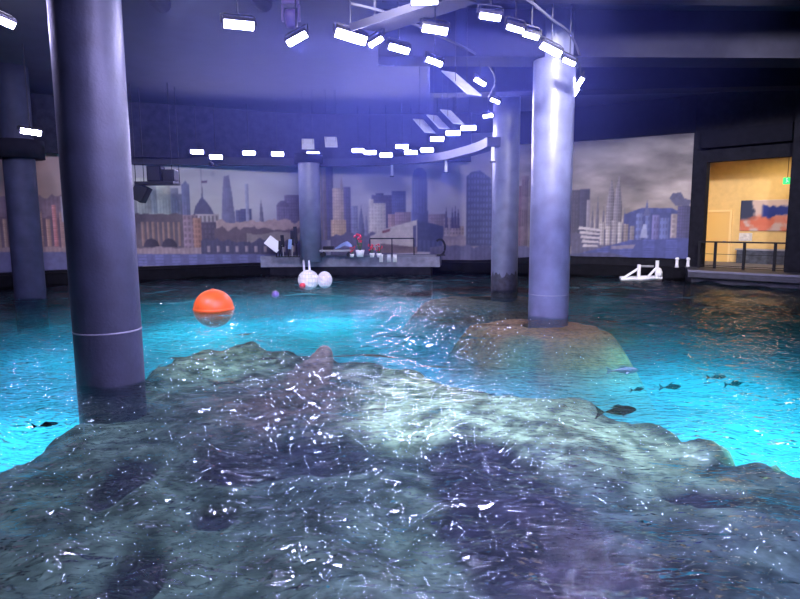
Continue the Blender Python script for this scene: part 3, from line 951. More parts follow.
# ================================================================== STAGE PLATFORM
sz = 0.98
pf = [P(271, 256, sz), P(345, 255.5, sz), P(441, 256.5, sz)]
b1 = D(441, 250, 30.9); b0 = D(262, 250, 30.0)
poly_pts = [pf[0], Vector((pf[1].x, pf[1].y, sz)), Vector((pf[2].x, pf[2].y + 0.8, sz)), Vector((b1.x, 30.6, sz)), Vector((b0.x, 29.6, sz))]
def slab(pts, z0, z1):
    bm = bmesh.new()
    lo = [bm.verts.new((p.x, p.y, z0)) for p in pts]; hi = [bm.verts.new((p.x, p.y, z1)) for p in pts]
    n = len(pts)
    bm.faces.new(hi); bm.faces.new(lo[::-1])
    for k in range(n): bm.faces.new((lo[k], lo[(k + 1) % n], hi[(k + 1) % n], hi[k]))
    bmesh.ops.recalc_face_normals(bm, faces=bm.faces)
    return bm
t = thing('stage_platform', 'raised concrete stage platform at the foot of the skyline mural', 'stage', (0, 0, 0))
obj('slab', slab(poly_pts, sz - 0.55, sz), mat('stage_concrete', (0.17, 0.17, 0.23), 0.7, noise=0.3, nscale=3), t)
cen = sum(poly_pts, Vector()) / len(poly_pts)
inner = [cen + (p - cen) * 0.9 for p in poly_pts]
obj('plinth', slab(inner, -3.6, sz - 0.55), M['wall'], t)
bm = bmesh.new(); sweep_box(bm, [poly_pts[0], poly_pts[1], poly_pts[2]], 0.08, sz - 0.05, sz + 0.015); o = obj('edge_strip', bm, M['pale'], t)


def on_stage(px, Y, z=sz):
    v = D(px, 250, Y); return Vector((v.x, Y, z))


# gear on the platform, left of the column
p = on_stage(273, 28.4)
t = thing('leaning_board', 'white board leaning at the left end of the stage', 'board', tuple(p))
bm = bmesh.new(); box(bm, (0, 0.15, 0.62), (0.75, 0.05, 0.5), (R(-20), R(38), 0), bev=0.02); obj('panel', bm, M['white'], t)
bm = bmesh.new(); cyl(bm, (0.1, 0.25, 0), (0.1, 0.2, 0.7), 0.03, n=8); cyl(bm, (0.35, 0.25, 0), (0.3, 0.2, 0.5), 0.03, n=8); obj('support', bm, M['dark'], t)
for i, (px, hgt, lean, mt) in enumerate(((279, 0.78, 0.06, 'dark'), (283.5, 1.05, -0.04, 'dark'), (288, 0.85, 0.1, 'tarp'), (292, 1.25, 0.02, 'dark'), (297, 1.45, -0.05, 'dark'))):
    p = on_stage(px, 28.5 + 0.12 * (i % 2))
    t = thing('paddle_stand', ['short dark upright paddle next to the white board', 'second dark upright paddle from the white board', 'bluish leaning paddle in the middle of the stage rack',
                              'tall dark paddle beside the tallest one', 'tallest dark paddle, touching the stage column'][i], 'paddle', tuple(p), 'paddles upright on the stage')
    bm = bmesh.new(); cyl(bm, (0, 0, 0.0), (lean, 0, hgt * 0.7), 0.025, n=8); obj('pole', bm, M['grey' if i % 2 else 'dark'], t)
    bm = bmesh.new(); box(bm, (lean, 0, hgt * 0.72), (0.17, 0.05, hgt * 0.55), (0, lean, 0), bev=0.02); obj('blade', bm, M[mt], t)
    bm = bmesh.new(); box(bm, (0, 0, 0.02), (0.22, 0.22, 0.04)); obj('foot', bm, M['dark'], t)
# right of the column
p = on_stage(336, 28.6)
t = thing('work_trolley', 'low dark trolley right of the stage column under a blue sheet', 'trolley', tuple(p))
bm = bmesh.new(); box(bm, (0, 0, 0.30), (1.5, 0.6, 0.08), bev=0.01); obj('tray', bm, M['grey'], t)
bm = bmesh.new(); box(bm, (-0.35, 0, 0.42), (0.5, 0.4, 0.16), bev=0.02); obj('crate', bm, M['dark'], t)
for sx in (-0.62, 0.62):
    for sy in (-0.22, 0.22):
        bm = bmesh.new(); cyl(bm, (sx, sy - 0.03, 0.11), (sx, sy + 0.03, 0.11), 0.11, n=16); obj('wheel', bm, M['dark'], t)
bm = bmesh.new()
for k in range(2): cyl(bm, (-0.6 + k * 1.2, 0, 0.15), (-0.6 + k * 1.2, 0, 0.3), 0.03, n=8)
obj('axle_post', bm, M['dark'], t)
bm = bmesh.new(); cyl(bm, (-0.72, 0, 0.3), (-0.98, 0, 0.75), 0.025, n=8); obj('push_handle', bm, M['white'], t)
X_, Y_ = np.meshgrid(np.linspace(-0.4, 0.4, 18), np.linspace(-0.3, 0.3, 12))
Z_ = 0.42 + 0.35 * np.exp(-((X_ - .1) ** 2 * 7 + Y_ ** 2 * 9)) + 0.06 * (fbm(X_ * 5, Y_ * 5, 5) - 0.5)
o = grid_mesh('blue_sheet', X_ + p.x + 0.38, Y_ + p.y, Z_ + p.z - 0.05, M['tarp']); s_ = o.modifiers.new('thickness', 'SOLIDIFY'); s_.thickness = 0.02
tag(o, 'crumpled blue sheet lying over the trolley on the stage', 'sheet')
for i, (px, Y, sc_, lb) in enumerate(((360, 28.3, 1.25, 'tall red potted plant beside the blue sheet on the stage'), (352, 28.1, 0.6, 'small pink potted plant left of the tall red one'),
                                     (372, 28.0, 0.75, 'red potted plant in the middle of the stage edge'), (379, 27.9, 0.72, 'red potted plant right of the white striped cloth pots'))):
    p = on_stage(px, Y)
    t = thing('potted_plant', lb.replace('right of the white striped cloth pots', 'nearest the hanging towels'), 'plant', tuple(p), 'red plants along the stage edge')
    bm = bmesh.new(); lathe(bm, [(0, 0), (0.12 * sc_, 0), (0.17 * sc_, 0.26 * sc_), (0.14 * sc_, 0.26 * sc_), (0, 0.22 * sc_)], 18); obj('pot', bm, M['white'], t, True)
    bm = bmesh.new()
    for k in range(14):
        a = random.random() * 2 * PI; r_ = random.random() * 0.2 * sc_
        tube(bm, [(0, 0, 0.2 * sc_), (r_ * .5 * math.cos(a), r_ * .5 * math.sin(a), 0.38 * sc_), (r_ * math.cos(a), r_ * math.sin(a), (0.45 + 0.35 * random.random()) * sc_)], [0.02, 0.035 * sc_, 0.008], 5)
    obj('foliage', bm, M['leaf'], t)
    bm = bmesh.new()
    for k in range(13):
        a = random.random() * 2 * PI; r_ = random.random() * 0.22 * sc_
        bmesh.ops.create_icosphere(bm, subdivisions=1, radius=0.06 * sc_, matrix=Matrix.Translation((r_ * math.cos(a), r_ * math.sin(a), (0.4 + 0.45 * random.random()) * sc_)))
    obj('flowers', bm, M['red'], t, True)
for i, px in enumerate((382, 390, 396)):
    # towels hung over the edge of the slab
    f = (px - 345) / (441 - 345)
    ex = poly_pts[1].lerp(poly_pts[2], f)
    bm = bmesh.new()
    wv = 0.19
    pts = [(0.35, 0.03), (0.05, 0.035), (-0.055, 0.03), (-0.075, -0.02), (-0.085, -0.32)]
    for sgn in (0,):
        va = [[bm.verts.new((x, -y * -1, z)) for x in np.linspace(-wv / 2, wv / 2, 6)] for y, z in pts]
        for A, B in zip(va[:-1], va[1:]):
            for k in range(5): bm.faces.new((A[k], A[k + 1], B[k + 1], B[k]))
    o = obj('hanging_towel', bm, (M['white'], M['panel'], M['white'])[i], None, True, (ex.x, ex.y, sz))
    o.modifiers.new('thickness', 'SOLIDIFY').thickness = 0.012
    tag(o, ['white towel over the stage edge nearest the red plants', 'middle bluish towel of three over the stage edge', 'last white towel of three over the stage edge'][i], 'towel', 'towels hung over the stage edge')
t = thing('stage_railing', 'thin dark handrail at the right half of the stage', 'railing', (0, 0, 0))
a = on_stage(370, 29.6); b = on_stage(414, 29.6)
for f in (0, 0.5, 1.0):
    q = a.lerp(b, f); bm = bmesh.new(); cyl(bm, q, q + Vector((0, 0, 0.82)), 0.025, n=8); obj('post', bm, M['dark'], t)
bm = bmesh.new(); cyl(bm, a + Vector((0, 0, 0.82)), b + Vector((0, 0, 0.82)), 0.03, n=8); obj('top_rail', bm, M['dark'], t)
p = on_stage(441, 28.9)
t = thing('hose_hoop', 'black hoop-shaped hose stand at the right end of the stage', 'hoop', tuple(p))
bm = bmesh.new(); tube(bm, [(0.24 * math.sin(a) - 0.05, 0, 0.40 + 0.38 * math.cos(a)) for a in np.linspace(-0.7, 2.9, 20)], 0.05, 8); obj('hose', bm, M['dark'], t)
bm = bmesh.new(); box(bm, (0, 0, 0.03), (0.4, 0.25, 0.06)); obj('base', bm, M['dark'], t)

# ================================================================== POOL: reef, ledges
def pix_poly(pts, z): return [P(x, y, z).xy for x, y in pts]


def poly_sdf(X, Y, pts):
    """negative inside"""
    d = np.full(X.shape, 1e9); ins = np.zeros(X.shape, bool)
    n = len(pts)
    for i in range(n):
        ax, ay = pts[i]; bx, by = pts[(i + 1) % n]
        ex, ey = bx - ax, by - ay
        t = np.clip(((X - ax) * ex + (Y - ay) * ey) / (ex * ex + ey * ey), 0, 1)
        d = np.minimum(d, np.hypot(X - ax - t * ex, Y - ay - t * ey))
        ins ^= ((ay > Y) != (by > Y)) & (X < (bx - ax) * (Y - ay) / (by - ay + 1e-12) + ax)
    return np.where(ins, -d, d)


RZ = -0.55
outline = [(-40, 480), (0, 462), (40, 440), (75, 424), (105, 408), (148, 384), (165, 368), (195, 354), (235, 348), (290, 350), (330, 354), (365, 362), (410, 366), (455, 378), (500, 388), (540, 392),
           (585, 405), (620, 416), (650, 420), (690, 436), (722, 440), (735, 458), (770, 462), (800, 478), (860, 500)]
op = pix_poly(outline, RZ)
op = [(-9.5, 5.2)] + [(p[0], p[1]) for p in op] + [(9.5, 3.0), (9.0, 0.4), (-9.0, 0.4)]
gx_, gy_ = np.meshgrid(np.linspace(-12, 12.5, 330), np.linspace(0.5, 19, 300))
wob = (fbm(gx_ * 1.3, gy_ * 1.3, 91, 4) - 0.5) * 0.9
sd = poly_sdf(gx_, gy_, op) + wob
hz_ = RZ + (fbm(gx_ * 0.8, gy_ * 0.8, 33, 5) - 0.55) * 0.55
prof = sstep(-0.15, 1.3, sd)
rz = hz_ * (1 - prof) + (-3.62) * prof


def near_px(X, Y, px, py, rx, ry, z=RZ):
    c = P(px, py, z)
    return np.exp(-(((X - c.x) / rx) ** 2 + ((Y - c.y) / ry) ** 2))


n1 = fbm(gx_ * 0.9, gy_ * 0.9, 51, 5); n2 = fbm(gx_ * 3.5, gy_ * 3.5, 61, 4)
n3 = fbm(gx_ * 0.45 + 9, gy_ * 0.45, 71, 3)
greens = np.array((0.14, 0.155, 0.10)); pale = np.array((0.48, 0.49, 0.24)); darkc = np.array((0.03, 0.02, 0.03)); brown = np.array((0.15, 0.085, 0.07)); slate = np.array((0.08, 0.088, 0.075))
rc = slate + (greens - slate) * sstep(0.35, 0.6, n1)[..., None]
pm = np.clip(near_px(gx_, gy_, 405, 402, 1.0, 2.6) * 1.3 + near_px(gx_, gy_, 600, 440, 2.2, 1.1) * 1.0 + near_px(gx_, gy_, 215, 362, 1.4, 1.6) * 0.9 + near_px(gx_, gy_, 490, 410, 1.2, 1.5) * 0.8, 0, 1) * sstep(0.25, 0.55, n1 * 0.6 + n2 * 0.4)
rc = rc + (pale - rc) * pm[..., None]
bm_ = np.clip(near_px(gx_, gy_, 290, 398, 1.3, 2.0) * 1.4, 0, 1)
rc = rc + (brown - rc) * (bm_ * sstep(0.3, 0.5, n2 * 0.5 + n1 * 0.5))[..., None]
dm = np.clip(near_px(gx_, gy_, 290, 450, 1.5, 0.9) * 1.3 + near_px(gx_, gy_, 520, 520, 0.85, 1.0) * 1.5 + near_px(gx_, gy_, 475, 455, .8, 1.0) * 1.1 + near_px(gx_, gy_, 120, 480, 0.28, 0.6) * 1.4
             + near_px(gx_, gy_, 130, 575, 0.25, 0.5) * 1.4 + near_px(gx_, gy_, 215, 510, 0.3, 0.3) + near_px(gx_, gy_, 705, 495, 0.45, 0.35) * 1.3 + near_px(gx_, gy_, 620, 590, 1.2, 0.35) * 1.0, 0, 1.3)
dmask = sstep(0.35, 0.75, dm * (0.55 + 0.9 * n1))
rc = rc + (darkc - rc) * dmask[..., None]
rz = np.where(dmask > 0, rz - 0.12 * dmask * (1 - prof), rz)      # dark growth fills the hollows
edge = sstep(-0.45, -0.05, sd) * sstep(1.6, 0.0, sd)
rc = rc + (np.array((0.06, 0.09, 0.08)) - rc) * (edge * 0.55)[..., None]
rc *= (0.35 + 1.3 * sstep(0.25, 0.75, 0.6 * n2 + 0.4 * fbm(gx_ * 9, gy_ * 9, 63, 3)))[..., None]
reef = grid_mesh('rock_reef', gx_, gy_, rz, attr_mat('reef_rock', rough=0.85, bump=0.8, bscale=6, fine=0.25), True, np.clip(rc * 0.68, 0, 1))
tag(reef, 'broad greenish rock reef just under the water in the foreground', 'reef')


def ledge(cx, cy, rx, ry, z, cola, colb, label, seed):
    n = 90
    u, v = np.meshgrid(np.linspace(0, 2 * PI, n), np.linspace(0, 1.0, 26))
    wr = 1 + 0.6 * (fbm(np.cos(u) * 1.6 + 5, np.sin(u) * 1.6 + 5, seed, 3) - 0.5)
    rr = np.where(v < 0.6, 0.24 + v / 0.6 * 0.56, 0.8 + (v - 0.6) / 0.4 * 0.95) * (1 + (wr - 1) * sstep(0, 0.3, v))
    X = cx + np.cos(u) * rr * rx; Y = cy + np.sin(u) * rr * ry
    Z = z - (0.12 * v) + 0.16 * (fbm(X * 1.5, Y * 1.5, seed + 4, 4) - 0.5) - 3.4 * np.clip((v - 0.62) / 0.38, 0, 1) ** 1.3
    nn = fbm(X * 1.3, Y * 1.3, seed + 9, 4)
    c = np.array(cola) + (np.array(colb) - np.array(cola)) * sstep(0.55, 0.75, nn * 0.5 + v * 0.5)[..., None]
    o = grid_mesh('rock_ledge', X, Y, Z, attr_mat('ledge_rock_%d' % seed, rough=0.85, bump=0.7, bscale=6, fine=0.3), True, c)
    tag(o, label, 'rock')
    return o


ledge(c_right.x - 0.25, c_right.y - 0.15, 2.0, 1.7, -0.22, (0.46, 0.20, 0.09), (0.22, 0.28, 0.16), 'brown rock ledge under the foot of the pale column', 5)
ledge(c_mid.x - 0.8, c_mid.y + 0.3, 2.3, 1.9, -0.35, (0.30, 0.18, 0.12), (0.18, 0.22, 0.18), 'brown rock ledge under the foot of the stained column', 8)
# leaning brown spire that nearly breaks the surface
a = P(326, 349, -0.06); b = P(303, 392, -0.7)
bm = bmesh.new()
pts = smooth_path([b + Vector((-0.1, 0.2, -0.8)), b, b.lerp(a, 0.5) + Vector((0.06, 0, 0)), a], 8)
tube(bm, pts, [0.62 * (1 - 0.86 * k / (len(pts) - 1)) + 0.06 * random.random() for k in range(len(pts))], 14)
o = obj('rock_spire', bm, mat('brown_rock', (0.16, 0.10, 0.075), 0.85, noise=0.5, nscale=5, bump=0.8, bscale=8), None, True)
tag(o, 'leaning brown rock spire just under the water in front of the netted floats', 'rock')

# ================================================================== FLOATING THINGS
p = P(214, 313, 0.0); rb_ = 0.59
t = thing('buoy', 'large round orange buoy floating near the nearest column', 'buoy', (p.x * (1 + rb_ / p.y), p.y + rb_, 0.0))
bm = bmesh.new(); lathe(bm, [(rb_ * math.sin(a), 0.05 - rb_ * 0.98 * math.cos(a)) for a in np.linspace(0, PI, 25)], 40); obj('ball', bm, M['orange'], t, True)
bm = bmesh.new(); lathe(bm, [(rb_ + 0.0, 0.0), (rb_ + 0.015, 0.02), (rb_ + 0.015, 0.07), (rb_, 0.09)], 40); obj('waist_ring', bm, M['orange'], t, True)
bm = bmesh.new(); lathe(bm, [(0.06, 0.60), (0.06, 0.64), (0.04, 0.645), (0, 0.645)], 16); obj('valve_cap', bm, M['orange'], t, True)


def blob(bm, c, r, sq=(1, 1, 1), seed=0):
    n, m_ = 26, 16
    prof = []
    bmesh.ops.create_icosphere(bm, subdivisions=4, radius=1.0)
    for v in bm.verts:
        d = v.co.normalized()
        k = 1 + 0.05 * math.sin(d.x * 9 + seed) * math.sin(d.y * 8 + seed * 2) + 0.05 * math.sin(d.z * 10 + d.x * 5)
        v.co = Vector((c[0] + d.x * r * k * sq[0], c[1] + d.y * r * k * sq[1], c[2] + d.z * r * k * sq[2]))
    return bm


def net(bm, r, sq):
    for k in range(9):
        a = PI * k / 9
        tube(bm, [(r * sq[0] * math.cos(b) * math.cos(a), r * sq[1] * math.cos(b) * math.sin(a), r * sq[2] * math.sin(b)) for b in np.linspace(0, 2 * PI, 29)[:-1]], 0.012, 4, True)
    for b in np.linspace(-1.1, 1.1, 6):
        tube(bm, [(r * sq[0] * math.cos(b) * math.cos(a), r * sq[1] * math.cos(b) * math.sin(a), r * sq[2] * math.sin(b)) for a in np.linspace(0, 2 * PI, 29)[:-1]], 0.012, 4, True)
    return bm


fb = P(311, 287, 0)
for px, r, sq, m, lb, sd_ in ((307.5, 0.40, (1.0, 1, 0.95), 'bag', 'bigger white netted float in the water below the stage column', 1), (324, 0.28, (1.0, 1, 1.15), 'pinkbag', 'smaller pinkish netted float right of the white one', 4)):
    q = P(px, 287, 0)
    t = thing('netted_float', lb, 'float', (q.x, q.y + 0.3, 0.26), 'pale floats tied below the stage')
    obj('float_body', blob(bmesh.new(), (0, 0, 0), r, sq, sd_), M[m], t, True)
    obj('net', net(bmesh.new(), r * 1.06, sq), M['rope'], t)
q = P(303.5, 287, 0)
t = thing('small_float', 'small red float in front of the white netted float', 'float', (q.x, q.y - 0.25, 0.08))
bm = bmesh.new(); lathe(bm, [(0.13 * math.sin(a), -0.12 * math.cos(a)) for a in np.linspace(0, PI, 13)], 20); obj('ball', bm, M['red'], t, True)
bm = bmesh.new(); lathe(bm, [(0.02, 0.11), (0.035, 0.12), (0.035, 0.16), (0, 0.16)], 12); obj('eyelet', bm, M['rope'], t)
for i, px in enumerate((303.5, 309)):
    q0 = P(px, 274, 0.0); q = P(px, 287, 0) + Vector((0, 0.3, 0.64))
    e = poly_pts[0].lerp(poly_pts[1], (px - 271) / 74.0) + Vector((0, -0.05, 0.0))
    bm = bmesh.new(); tube(bm, smooth_path([q, q.lerp(e, 0.5) + Vector((0, 0, -0.12)), e + Vector((0, -0.04, 0.06)), e + Vector((0, 0.4, 0.07))], 6), 0.045, 6)
    tag(obj('mooring_rope', bm, M['rope']), ['left pale rope from the white netted float up to the stage', 'right pale rope from the white netted float up to the stage'][i], 'rope')
q = P(275, 296, 0)
t = thing('small_float', 'small violet float on the water between the buoy and the netted floats', 'float', (q.x, q.y + 0.1, 0.05))
bm = bmesh.new(); lathe(bm, [(0.13 * math.sin(a), -0.12 * math.cos(a)) for a in np.linspace(0, PI, 13)], 20); obj('ball', bm, M['purple'], t, True)
bm = bmesh.new(); lathe(bm, [(0.02, 0.11), (0.035, 0.12), (0.035, 0.15), (0, 0.15)], 12); obj('eyelet', bm, M['grey'], t)

# white tubular floating frame at the foot of the right mural
q0 = P(621, 279, 0.08); q1 = P(662, 278.5, 0.08)
dx = (q1 - q0)
t = thing('floating_frame', 'white tubular frame floating below the stormy end of the mural', 'frame', (0, 0, 0))
L = dx.length; ux = dx.normalized(); uy = Vector((-ux.y, ux.x, 0))
def fp(u, v, z): return q0 + ux * (u * L) + uy * v + Vector((0, 0, z))
bm = bmesh.new(); tube(bm, [fp(0, 0, 0), fp(0.62, 0, 0), fp(1.0, 0.1, 0.02), fp(1.0, 0.5, 0.02), fp(0.1, 0.5, 0), ], 0.075, 8, True); obj('base_tube', bm, M['white'], t)
for u, hh in ((0.44, 0.62), (0.88, 0.78)):
    bm = bmesh.new(); cyl(bm, fp(u, 0.05, 0), fp(u, 0.05, hh), 0.075, n=10); obj('upright', bm, M['white'], t)
bm = bmesh.new(); tube(bm, [fp(0.04, 0, 0.02), fp(0.44, 0.05, 0.46)], 0.055, 8); obj('brace', bm, M['white'], t)
bm = bmesh.new(); tube(bm, [fp(0.62, 0, 0.02), fp(0.88, 0.05, 0.5)], 0.055, 8); obj('brace', bm, M['white'], t)
bm = bmesh.new(); tube(bm, [fp(0.44, 0.05, 0.55), fp(0.88, 0.4, 0.5)], 0.05, 8); obj('cross_bar', bm, M['grey'], t)
bm = bmesh.new(); lathe(bm, [(0, -0.1), (0.13, -0.06), (0.15, 0.1), (0.08, 0.28), (0, 0.32)], 14, tuple(fp(0.93, 0.05, 0.16))); obj('float_block', bm, M['white'], t, True)
# two small white bollards and a lamp on the wall ledge behind it
for px, Y, lb in ((677, 25.2, 'small white bollard on the ledge below the stormy mural'), (688, 24.9, 'second small white bollard beside the black wall end')):
    v = D(px, 262, float(wall_y(px)) - 0.2); t = thing('bollard', lb, 'bollard', (v.x, v.y, MZ0 - 0.12), 'white bollards on the ledge')
    bm = bmesh.new(); lathe(bm, [(0, 0), (0.09, 0), (0.07, 0.1), (0.06, 0.34), (0, 0.34)], 14); obj('post', bm, M['white'], t, True)
    bm = bmesh.new(); lathe(bm, [(0.06, 0.34), (0.09, 0.36), (0.07, 0.44), (0, 0.46)], 14); obj('cap', bm, M['white'], t, True)

# fish just below the surface
def fish(px, py, length, z, yaw, m, label, group='dark fish below the surface'):
    c = P(px, py, z)
    t = thing('fish', label, 'fish', tuple(c), group)
    t.rotation_euler = (0, 0, yaw)
    n = 14; bm = bmesh.new(); rings = []
    for k in range(n):
        f = k / (n - 1)
        hgt = (math.sin(PI * min(1, f * 1.08 + 0.02)) ** 0.75) * 0.115 * (1 - 0.45 * f) + 0.012
        wd = hgt * 0.62
        rings.append([bm.verts.new((length * (0.5 - f * 0.82), length * wd * math.cos(2 * PI * j / 10) + 0.0, length * hgt * math.sin(2 * PI * j / 10))) for j in range(10)])
    for A, B in zip(rings[:-1], rings[1:]):
        for j in range(10): bm.faces.new((A[j], A[(j + 1) % 10], B[(j + 1) % 10], B[j]))
    bm.faces.new(rings[0]); bm.faces.new(rings[-1][::-1])
    bmesh.ops.recalc_face_normals(bm, faces=bm.faces)
    obj('body', bm, m, t, True)

    def fin(name, pts, th=0.012):
        bm = bmesh.new()
        a = [bm.verts.new((x * length, y * length - th * length / 2, zf * length)) for x, y, zf in pts]
        b = [bm.verts.new((x * length, y * length + th * length / 2, zf * length)) for x, y, zf in pts]
        bm.faces.new(a); bm.faces.new(b[::-1])
        for k in range(len(pts)): bm.faces.new((a[k], b[k], b[(k + 1) % len(pts)], a[(k + 1) % len(pts)]))
        bmesh.ops.recalc_face_normals(bm, faces=bm.faces)
        obj(name, bm, m, t)
    fin('tail_fin', [(-0.28, 0, 0), (-0.52, 0, 0.16), (-0.45, 0, 0), (-0.52, 0, -0.15)])
    fin('dorsal_fin', [(0.18, 0, 0.09), (0.05, 0, 0.16), (-0.15, 0, 0.08)])
    for s in (-1, 1):
        bm = bmesh.new()
        pts = [(0.22, 0.08 * s, -0.02), (0.02, 0.26 * s, -0.05), (0.08, 0.08 * s, -0.04)]
        a = [bm.verts.new((x * length, y * length, zf * length)) for x, y, zf in pts]; b = [bm.verts.new((x * length, y * length, zf * length - 0.006)) for x, y, zf in pts]
        bm.faces.new(a); bm.faces.new(b[::-1])
        for k in range(3): bm.faces.new((a[k], b[k], b[(k + 1) % 3], a[(k + 1) % 3]))
        bmesh.ops.recalc_face_normals(bm, faces=bm.faces)
        obj('pectoral_fin', bm, m, t)


fish(716, 377, 0.38, -0.13, 0.15, M['fish'], 'dark fish, upper one of the right pair in bright cyan water')
fish(733, 384, 0.40, -0.13, 0.35, M['fish'], 'dark fish, lower one of the right pair in bright cyan water')
fish(670, 387, 0.40, -0.13, 0.2, M['fish'], 'dark fish alone left of the pair, in bright cyan water')
fish(637, 389.5, 0.28, -0.13, 0.4, M['fish'], 'smallest dark fish, left of the lone one')
fish(616, 411, 0.66, -0.2, 0.22, M['fish'], 'largest dark fish at the edge of the reef')
fish(622, 370.5, 0.62, -0.15, 0.1, M['palefish'], 'pale slender fish above the smallest dark one')
fish(45, 425, 0.30, 0.0, 0.5, M['fish'], 'small dark fish near the surface left of the nearest column')

# ================================================================== WATER
def spaced(a, b, d0, d1):
    out = [a]; 
    while out[-1] < b: 
        f = (out[-1] - a) / (b - a); out.append(out[-1] + d0 + (d1 - d0) * f)
    out[-1] = b
    return np.array(out)


ys = spaced(0.6, 32.5, 0.045, 0.16)
xs = np.concatenate([-spaced(9, 26.8, 0.08, 0.4)[::-1], np.linspace(-9, 9, 301)[1:-1], spaced(9, 23.8, 0.08, 0.4)])
WX, WY = np.meshgrid(xs, ys)
chop = np.clip(0.58 + 0.9 * near_px(WX, WY, 520, 510, 1.2, 2.4, 0) + 0.6 * near_px(WX, WY, 270, 430, 2.6, 3.0, 0) + 0.5 * near_px(WX, WY, 60, 520, 2.0, 2.4, 0) + 0.5 * near_px(WX, WY, 330, 580, 2.2, 0.8, 0)
               + 0.25 * near_px(WX, WY, 500, 350, 2.5, 3.0, 0) - 0.25 * near_px(WX, WY, 700, 500, 1.6, 2.2, 0) - 0.2 * near_px(WX, WY, 405, 400, 0.9, 2.0, 0), 0.12, 1.3)
chop *= 0.55 + 0.9 * sstep(0.3, 0.65, fbm(WX * 0.5, WY * 0.35, 201, 3))
WZ = np.zeros_like(WX)
for k in range(22):
    lam = 0.35 * (1.22 ** (k % 11)) * random.uniform(0.9, 1.1); ang = random.gauss(0.9, 0.7); ph = random.random() * 6.28
    kx, ky = math.cos(ang) * 2 * PI / lam, math.sin(ang) * 2 * PI / lam
    amp = 0.010 * lam ** 0.85
    s = np.sin(WX * kx + WY * ky + ph + 2.2 * (fbm(WX * 0.6, WY * 0.6, 300 + k, 2)))
    WZ += amp * (s + 0.35 * s * s) * np.clip(chop, 0.3, 1)
# ripples running out from the right side
wm = bpy.data.materials.new('pool_water'); wm.use_nodes = True
nt = wm.node_tree
for n in list(nt.nodes): nt.nodes.remove(n)
L_ = nt.links.new
out = nt.nodes.new('ShaderNodeOutputMaterial')
tc = nt.nodes.new('ShaderNodeTexCoord')
at = nt.nodes.new('ShaderNodeAttribute'); at.attribute_name = 'chop'
def noise_node(scale, det, sx, sy, rot):
    mp = nt.nodes.new('ShaderNodeMapping'); mp.inputs['Scale'].default_value = (sx, sy, 1); mp.inputs['Rotation'].default_value = (0, 0, rot)
    n = nt.nodes.new('ShaderNodeTexNoise'); n.inputs['Scale'].default_value = scale; n.inputs['Detail'].default_value = det; n.inputs['Distortion'].default_value = 0.6
    L_(tc.outputs['Object'], mp.inputs['Vector']); L_(mp.outputs['Vector'], n.inputs['Vector']); return n
na = noise_node(5.0, 1, 0.75, 1.5, 0.35); nb = noise_node(12.0, 0, 0.8, 1.4, -0.25)
ma = nt.nodes.new('ShaderNodeMath'); ma.operation = 'MULTIPLY_ADD'; ma.inputs[1].default_value = 0.38
L_(nb.outputs['Fac'], ma.inputs[0]); L_(na.outputs['Fac'], ma.inputs[2])
mb = nt.nodes.new('ShaderNodeMath'); mb.operation = 'MULTIPLY'
L_(ma.outputs[0], mb.inputs[0]); L_(at.outputs['Fac'], mb.inputs[1])
bp_ = nt.nodes.new('ShaderNodeBump'); bp_.inputs['Strength'].default_value = 1.0; bp_.inputs['Distance'].default_value = 0.13
L_(mb.outputs[0], bp_.inputs['Height'])
fr_ = nt.nodes.new('ShaderNodeFresnel'); fr_.inputs['IOR'].default_value = 1.33; L_(bp_.outputs['Normal'], fr_.inputs['Normal'])
gl = nt.nodes.new('ShaderNodeBsdfGlossy'); gl.inputs['Roughness'].default_value = 0.065; L_(bp_.outputs['Normal'], gl.inputs['Normal'])
tr = nt.nodes.new('ShaderNodeBsdfTransparent'); tr.inputs['Color'].default_value = (0.80, 0.95, 0.98, 1)
rf = nt.nodes.new('ShaderNodeBsdfRefraction'); rf.inputs['Color'].default_value = (0.80, 0.95, 0.98, 1); rf.inputs['IOR'].default_value = 1.33; rf.inputs['Roughness'].default_value = 0.02
L_(bp_.outputs['Normal'], rf.inputs['Normal'])
m1 = nt.nodes.new('ShaderNodeMixShader'); m1.inputs[0].default_value = 0.15; L_(tr.outputs[0], m1.inputs[1]); L_(rf.outputs[0], m1.inputs[2])
m2 = nt.nodes.new('ShaderNodeMixShader'); L_(fr_.outputs[0], m2.inputs[0]); L_(m1.outputs[0], m2.inputs[1]); L_(gl.outputs[0], m2.inputs[2])
L_(m2.outputs[0], out.inputs['Surface'])
water = grid_mesh('pool_water', WX, WY, WZ, wm, True, floats={'chop': chop})
tag(water, 'rippling blue-green pool water reflecting violet lights', 'water', kind='structure')

# added underwater area lights without fixtures, to brighten the cyan water
def uw(px, py, power, size=2.5, z=-0.5, col=(0.30, 0.84, 0.96)):
    c = P(px, py, -0.9)
    ld = bpy.data.lights.new('underwater_fill', 'AREA'); ld.shape = 'DISK'; ld.size = size; ld.energy = power * 1.6; ld.color = col
    lo = bpy.data.objects.new('underwater_fill', ld); COL.objects.link(lo); lo.location = (c.x, c.y, z)


uw(10, 432, 260, 3.0)
uw(800, 445, 400, 4.0)
uw(700, 378, 200, 4.0)
uw(330, 316, 260, 4.0)
uw(200, 325, 260, 4.0)
uw(605, 292, 240, 3.0)
uw(60, 350, 80, 3.0)

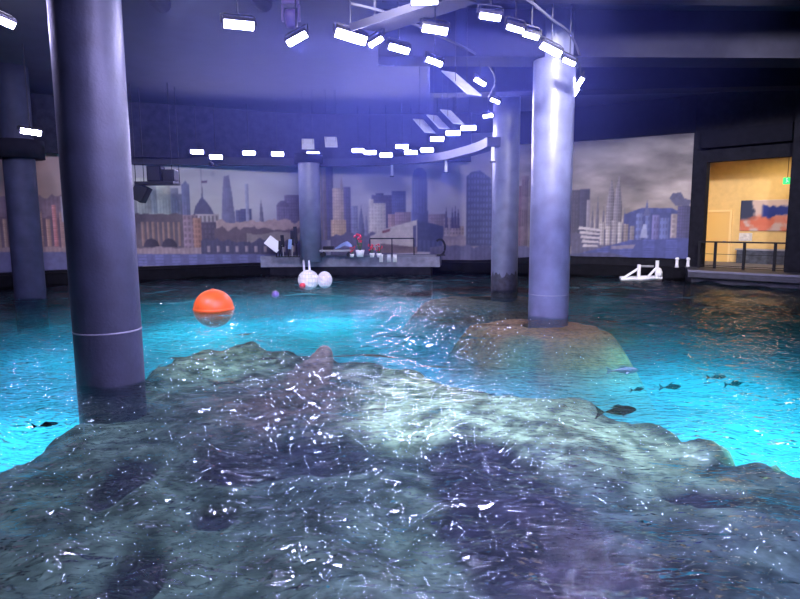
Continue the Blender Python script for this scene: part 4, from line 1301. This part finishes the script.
# ================================================================== WATER BODY: clear blue-green water that swallows red light
bm = bmesh.new(); box(bm, (-1.5, 16.4, -0.52), (50.0, 32.0, 0.86))
am = bpy.data.materials.new('water_depth'); am.use_nodes = True
nt = am.node_tree
for n in list(nt.nodes): nt.nodes.remove(n)
out = nt.nodes.new('ShaderNodeOutputMaterial'); va = nt.nodes.new('ShaderNodeVolumeAbsorption')
va.inputs['Color'].default_value = (0.0, 0.84, 0.88, 1); va.inputs['Density'].default_value = 0.12
nt.links.new(va.outputs[0], out.inputs['Volume'])
wb = obj('pool_water_body', bm, am); wb['kind'] = 'structure'; wb.parent = water
bm = bmesh.new(); box(bm, (-1.5, 16.4, -2.28), (50.0, 32.0, 2.62))
am = bpy.data.materials.new('murky_depth'); am.use_nodes = True
nt = am.node_tree
for n in list(nt.nodes): nt.nodes.remove(n)
out = nt.nodes.new('ShaderNodeOutputMaterial'); va = nt.nodes.new('ShaderNodeVolumeAbsorption')
va.inputs['Color'].default_value = (0.0, 0.84, 0.88, 1); va.inputs['Density'].default_value = 0.3
vs_ = nt.nodes.new('ShaderNodeVolumeScatter'); vs_.inputs['Color'].default_value = (0.2, 0.72, 0.95, 1); vs_.inputs['Density'].default_value = MURK
ad = nt.nodes.new('ShaderNodeAddShader'); nt.links.new(va.outputs[0], ad.inputs[0]); nt.links.new(vs_.outputs[0], ad.inputs[1])
nt.links.new(ad.outputs[0], out.inputs['Volume'])
wb = obj('pool_murk', bm, am); wb['kind'] = 'structure'; wb.parent = water

# ================================================================== HAZE
bm = bmesh.new(); bmesh.ops.create_icosphere(bm, subdivisions=4, radius=1.0)
hm = bpy.data.materials.new('haze'); hm.use_nodes = True
nt = hm.node_tree
for n in list(nt.nodes): nt.nodes.remove(n)
out = nt.nodes.new('ShaderNodeOutputMaterial'); vs = nt.nodes.new('ShaderNodeVolumeScatter')
vs.inputs['Color'].default_value = (0.22, 0.27, 1, 1); vs.inputs['Anisotropy'].default_value = 0.25
tc = nt.nodes.new('ShaderNodeTexCoord'); gd = nt.nodes.new('ShaderNodeTexGradient'); gd.gradient_type = 'QUADRATIC_SPHERE'
mm = nt.nodes.new('ShaderNodeMath'); mm.operation = 'MULTIPLY'; mm.inputs[1].default_value = HAZE
nt.links.new(tc.outputs['Object'], gd.inputs['Vector']); nt.links.new(gd.outputs['Fac'], mm.inputs[0]); nt.links.new(mm.outputs[0], vs.inputs['Density'])
nt.links.new(vs.outputs[0], out.inputs['Volume'])
hz = obj('haze', bm, hm); hz.location = (-0.2, 16.5, 5.6); hz.scale = (9.2, 11.0, 5.2); tag(hz, 'thin blue haze hanging in the lamp light above the pool', 'haze', kind='stuff')
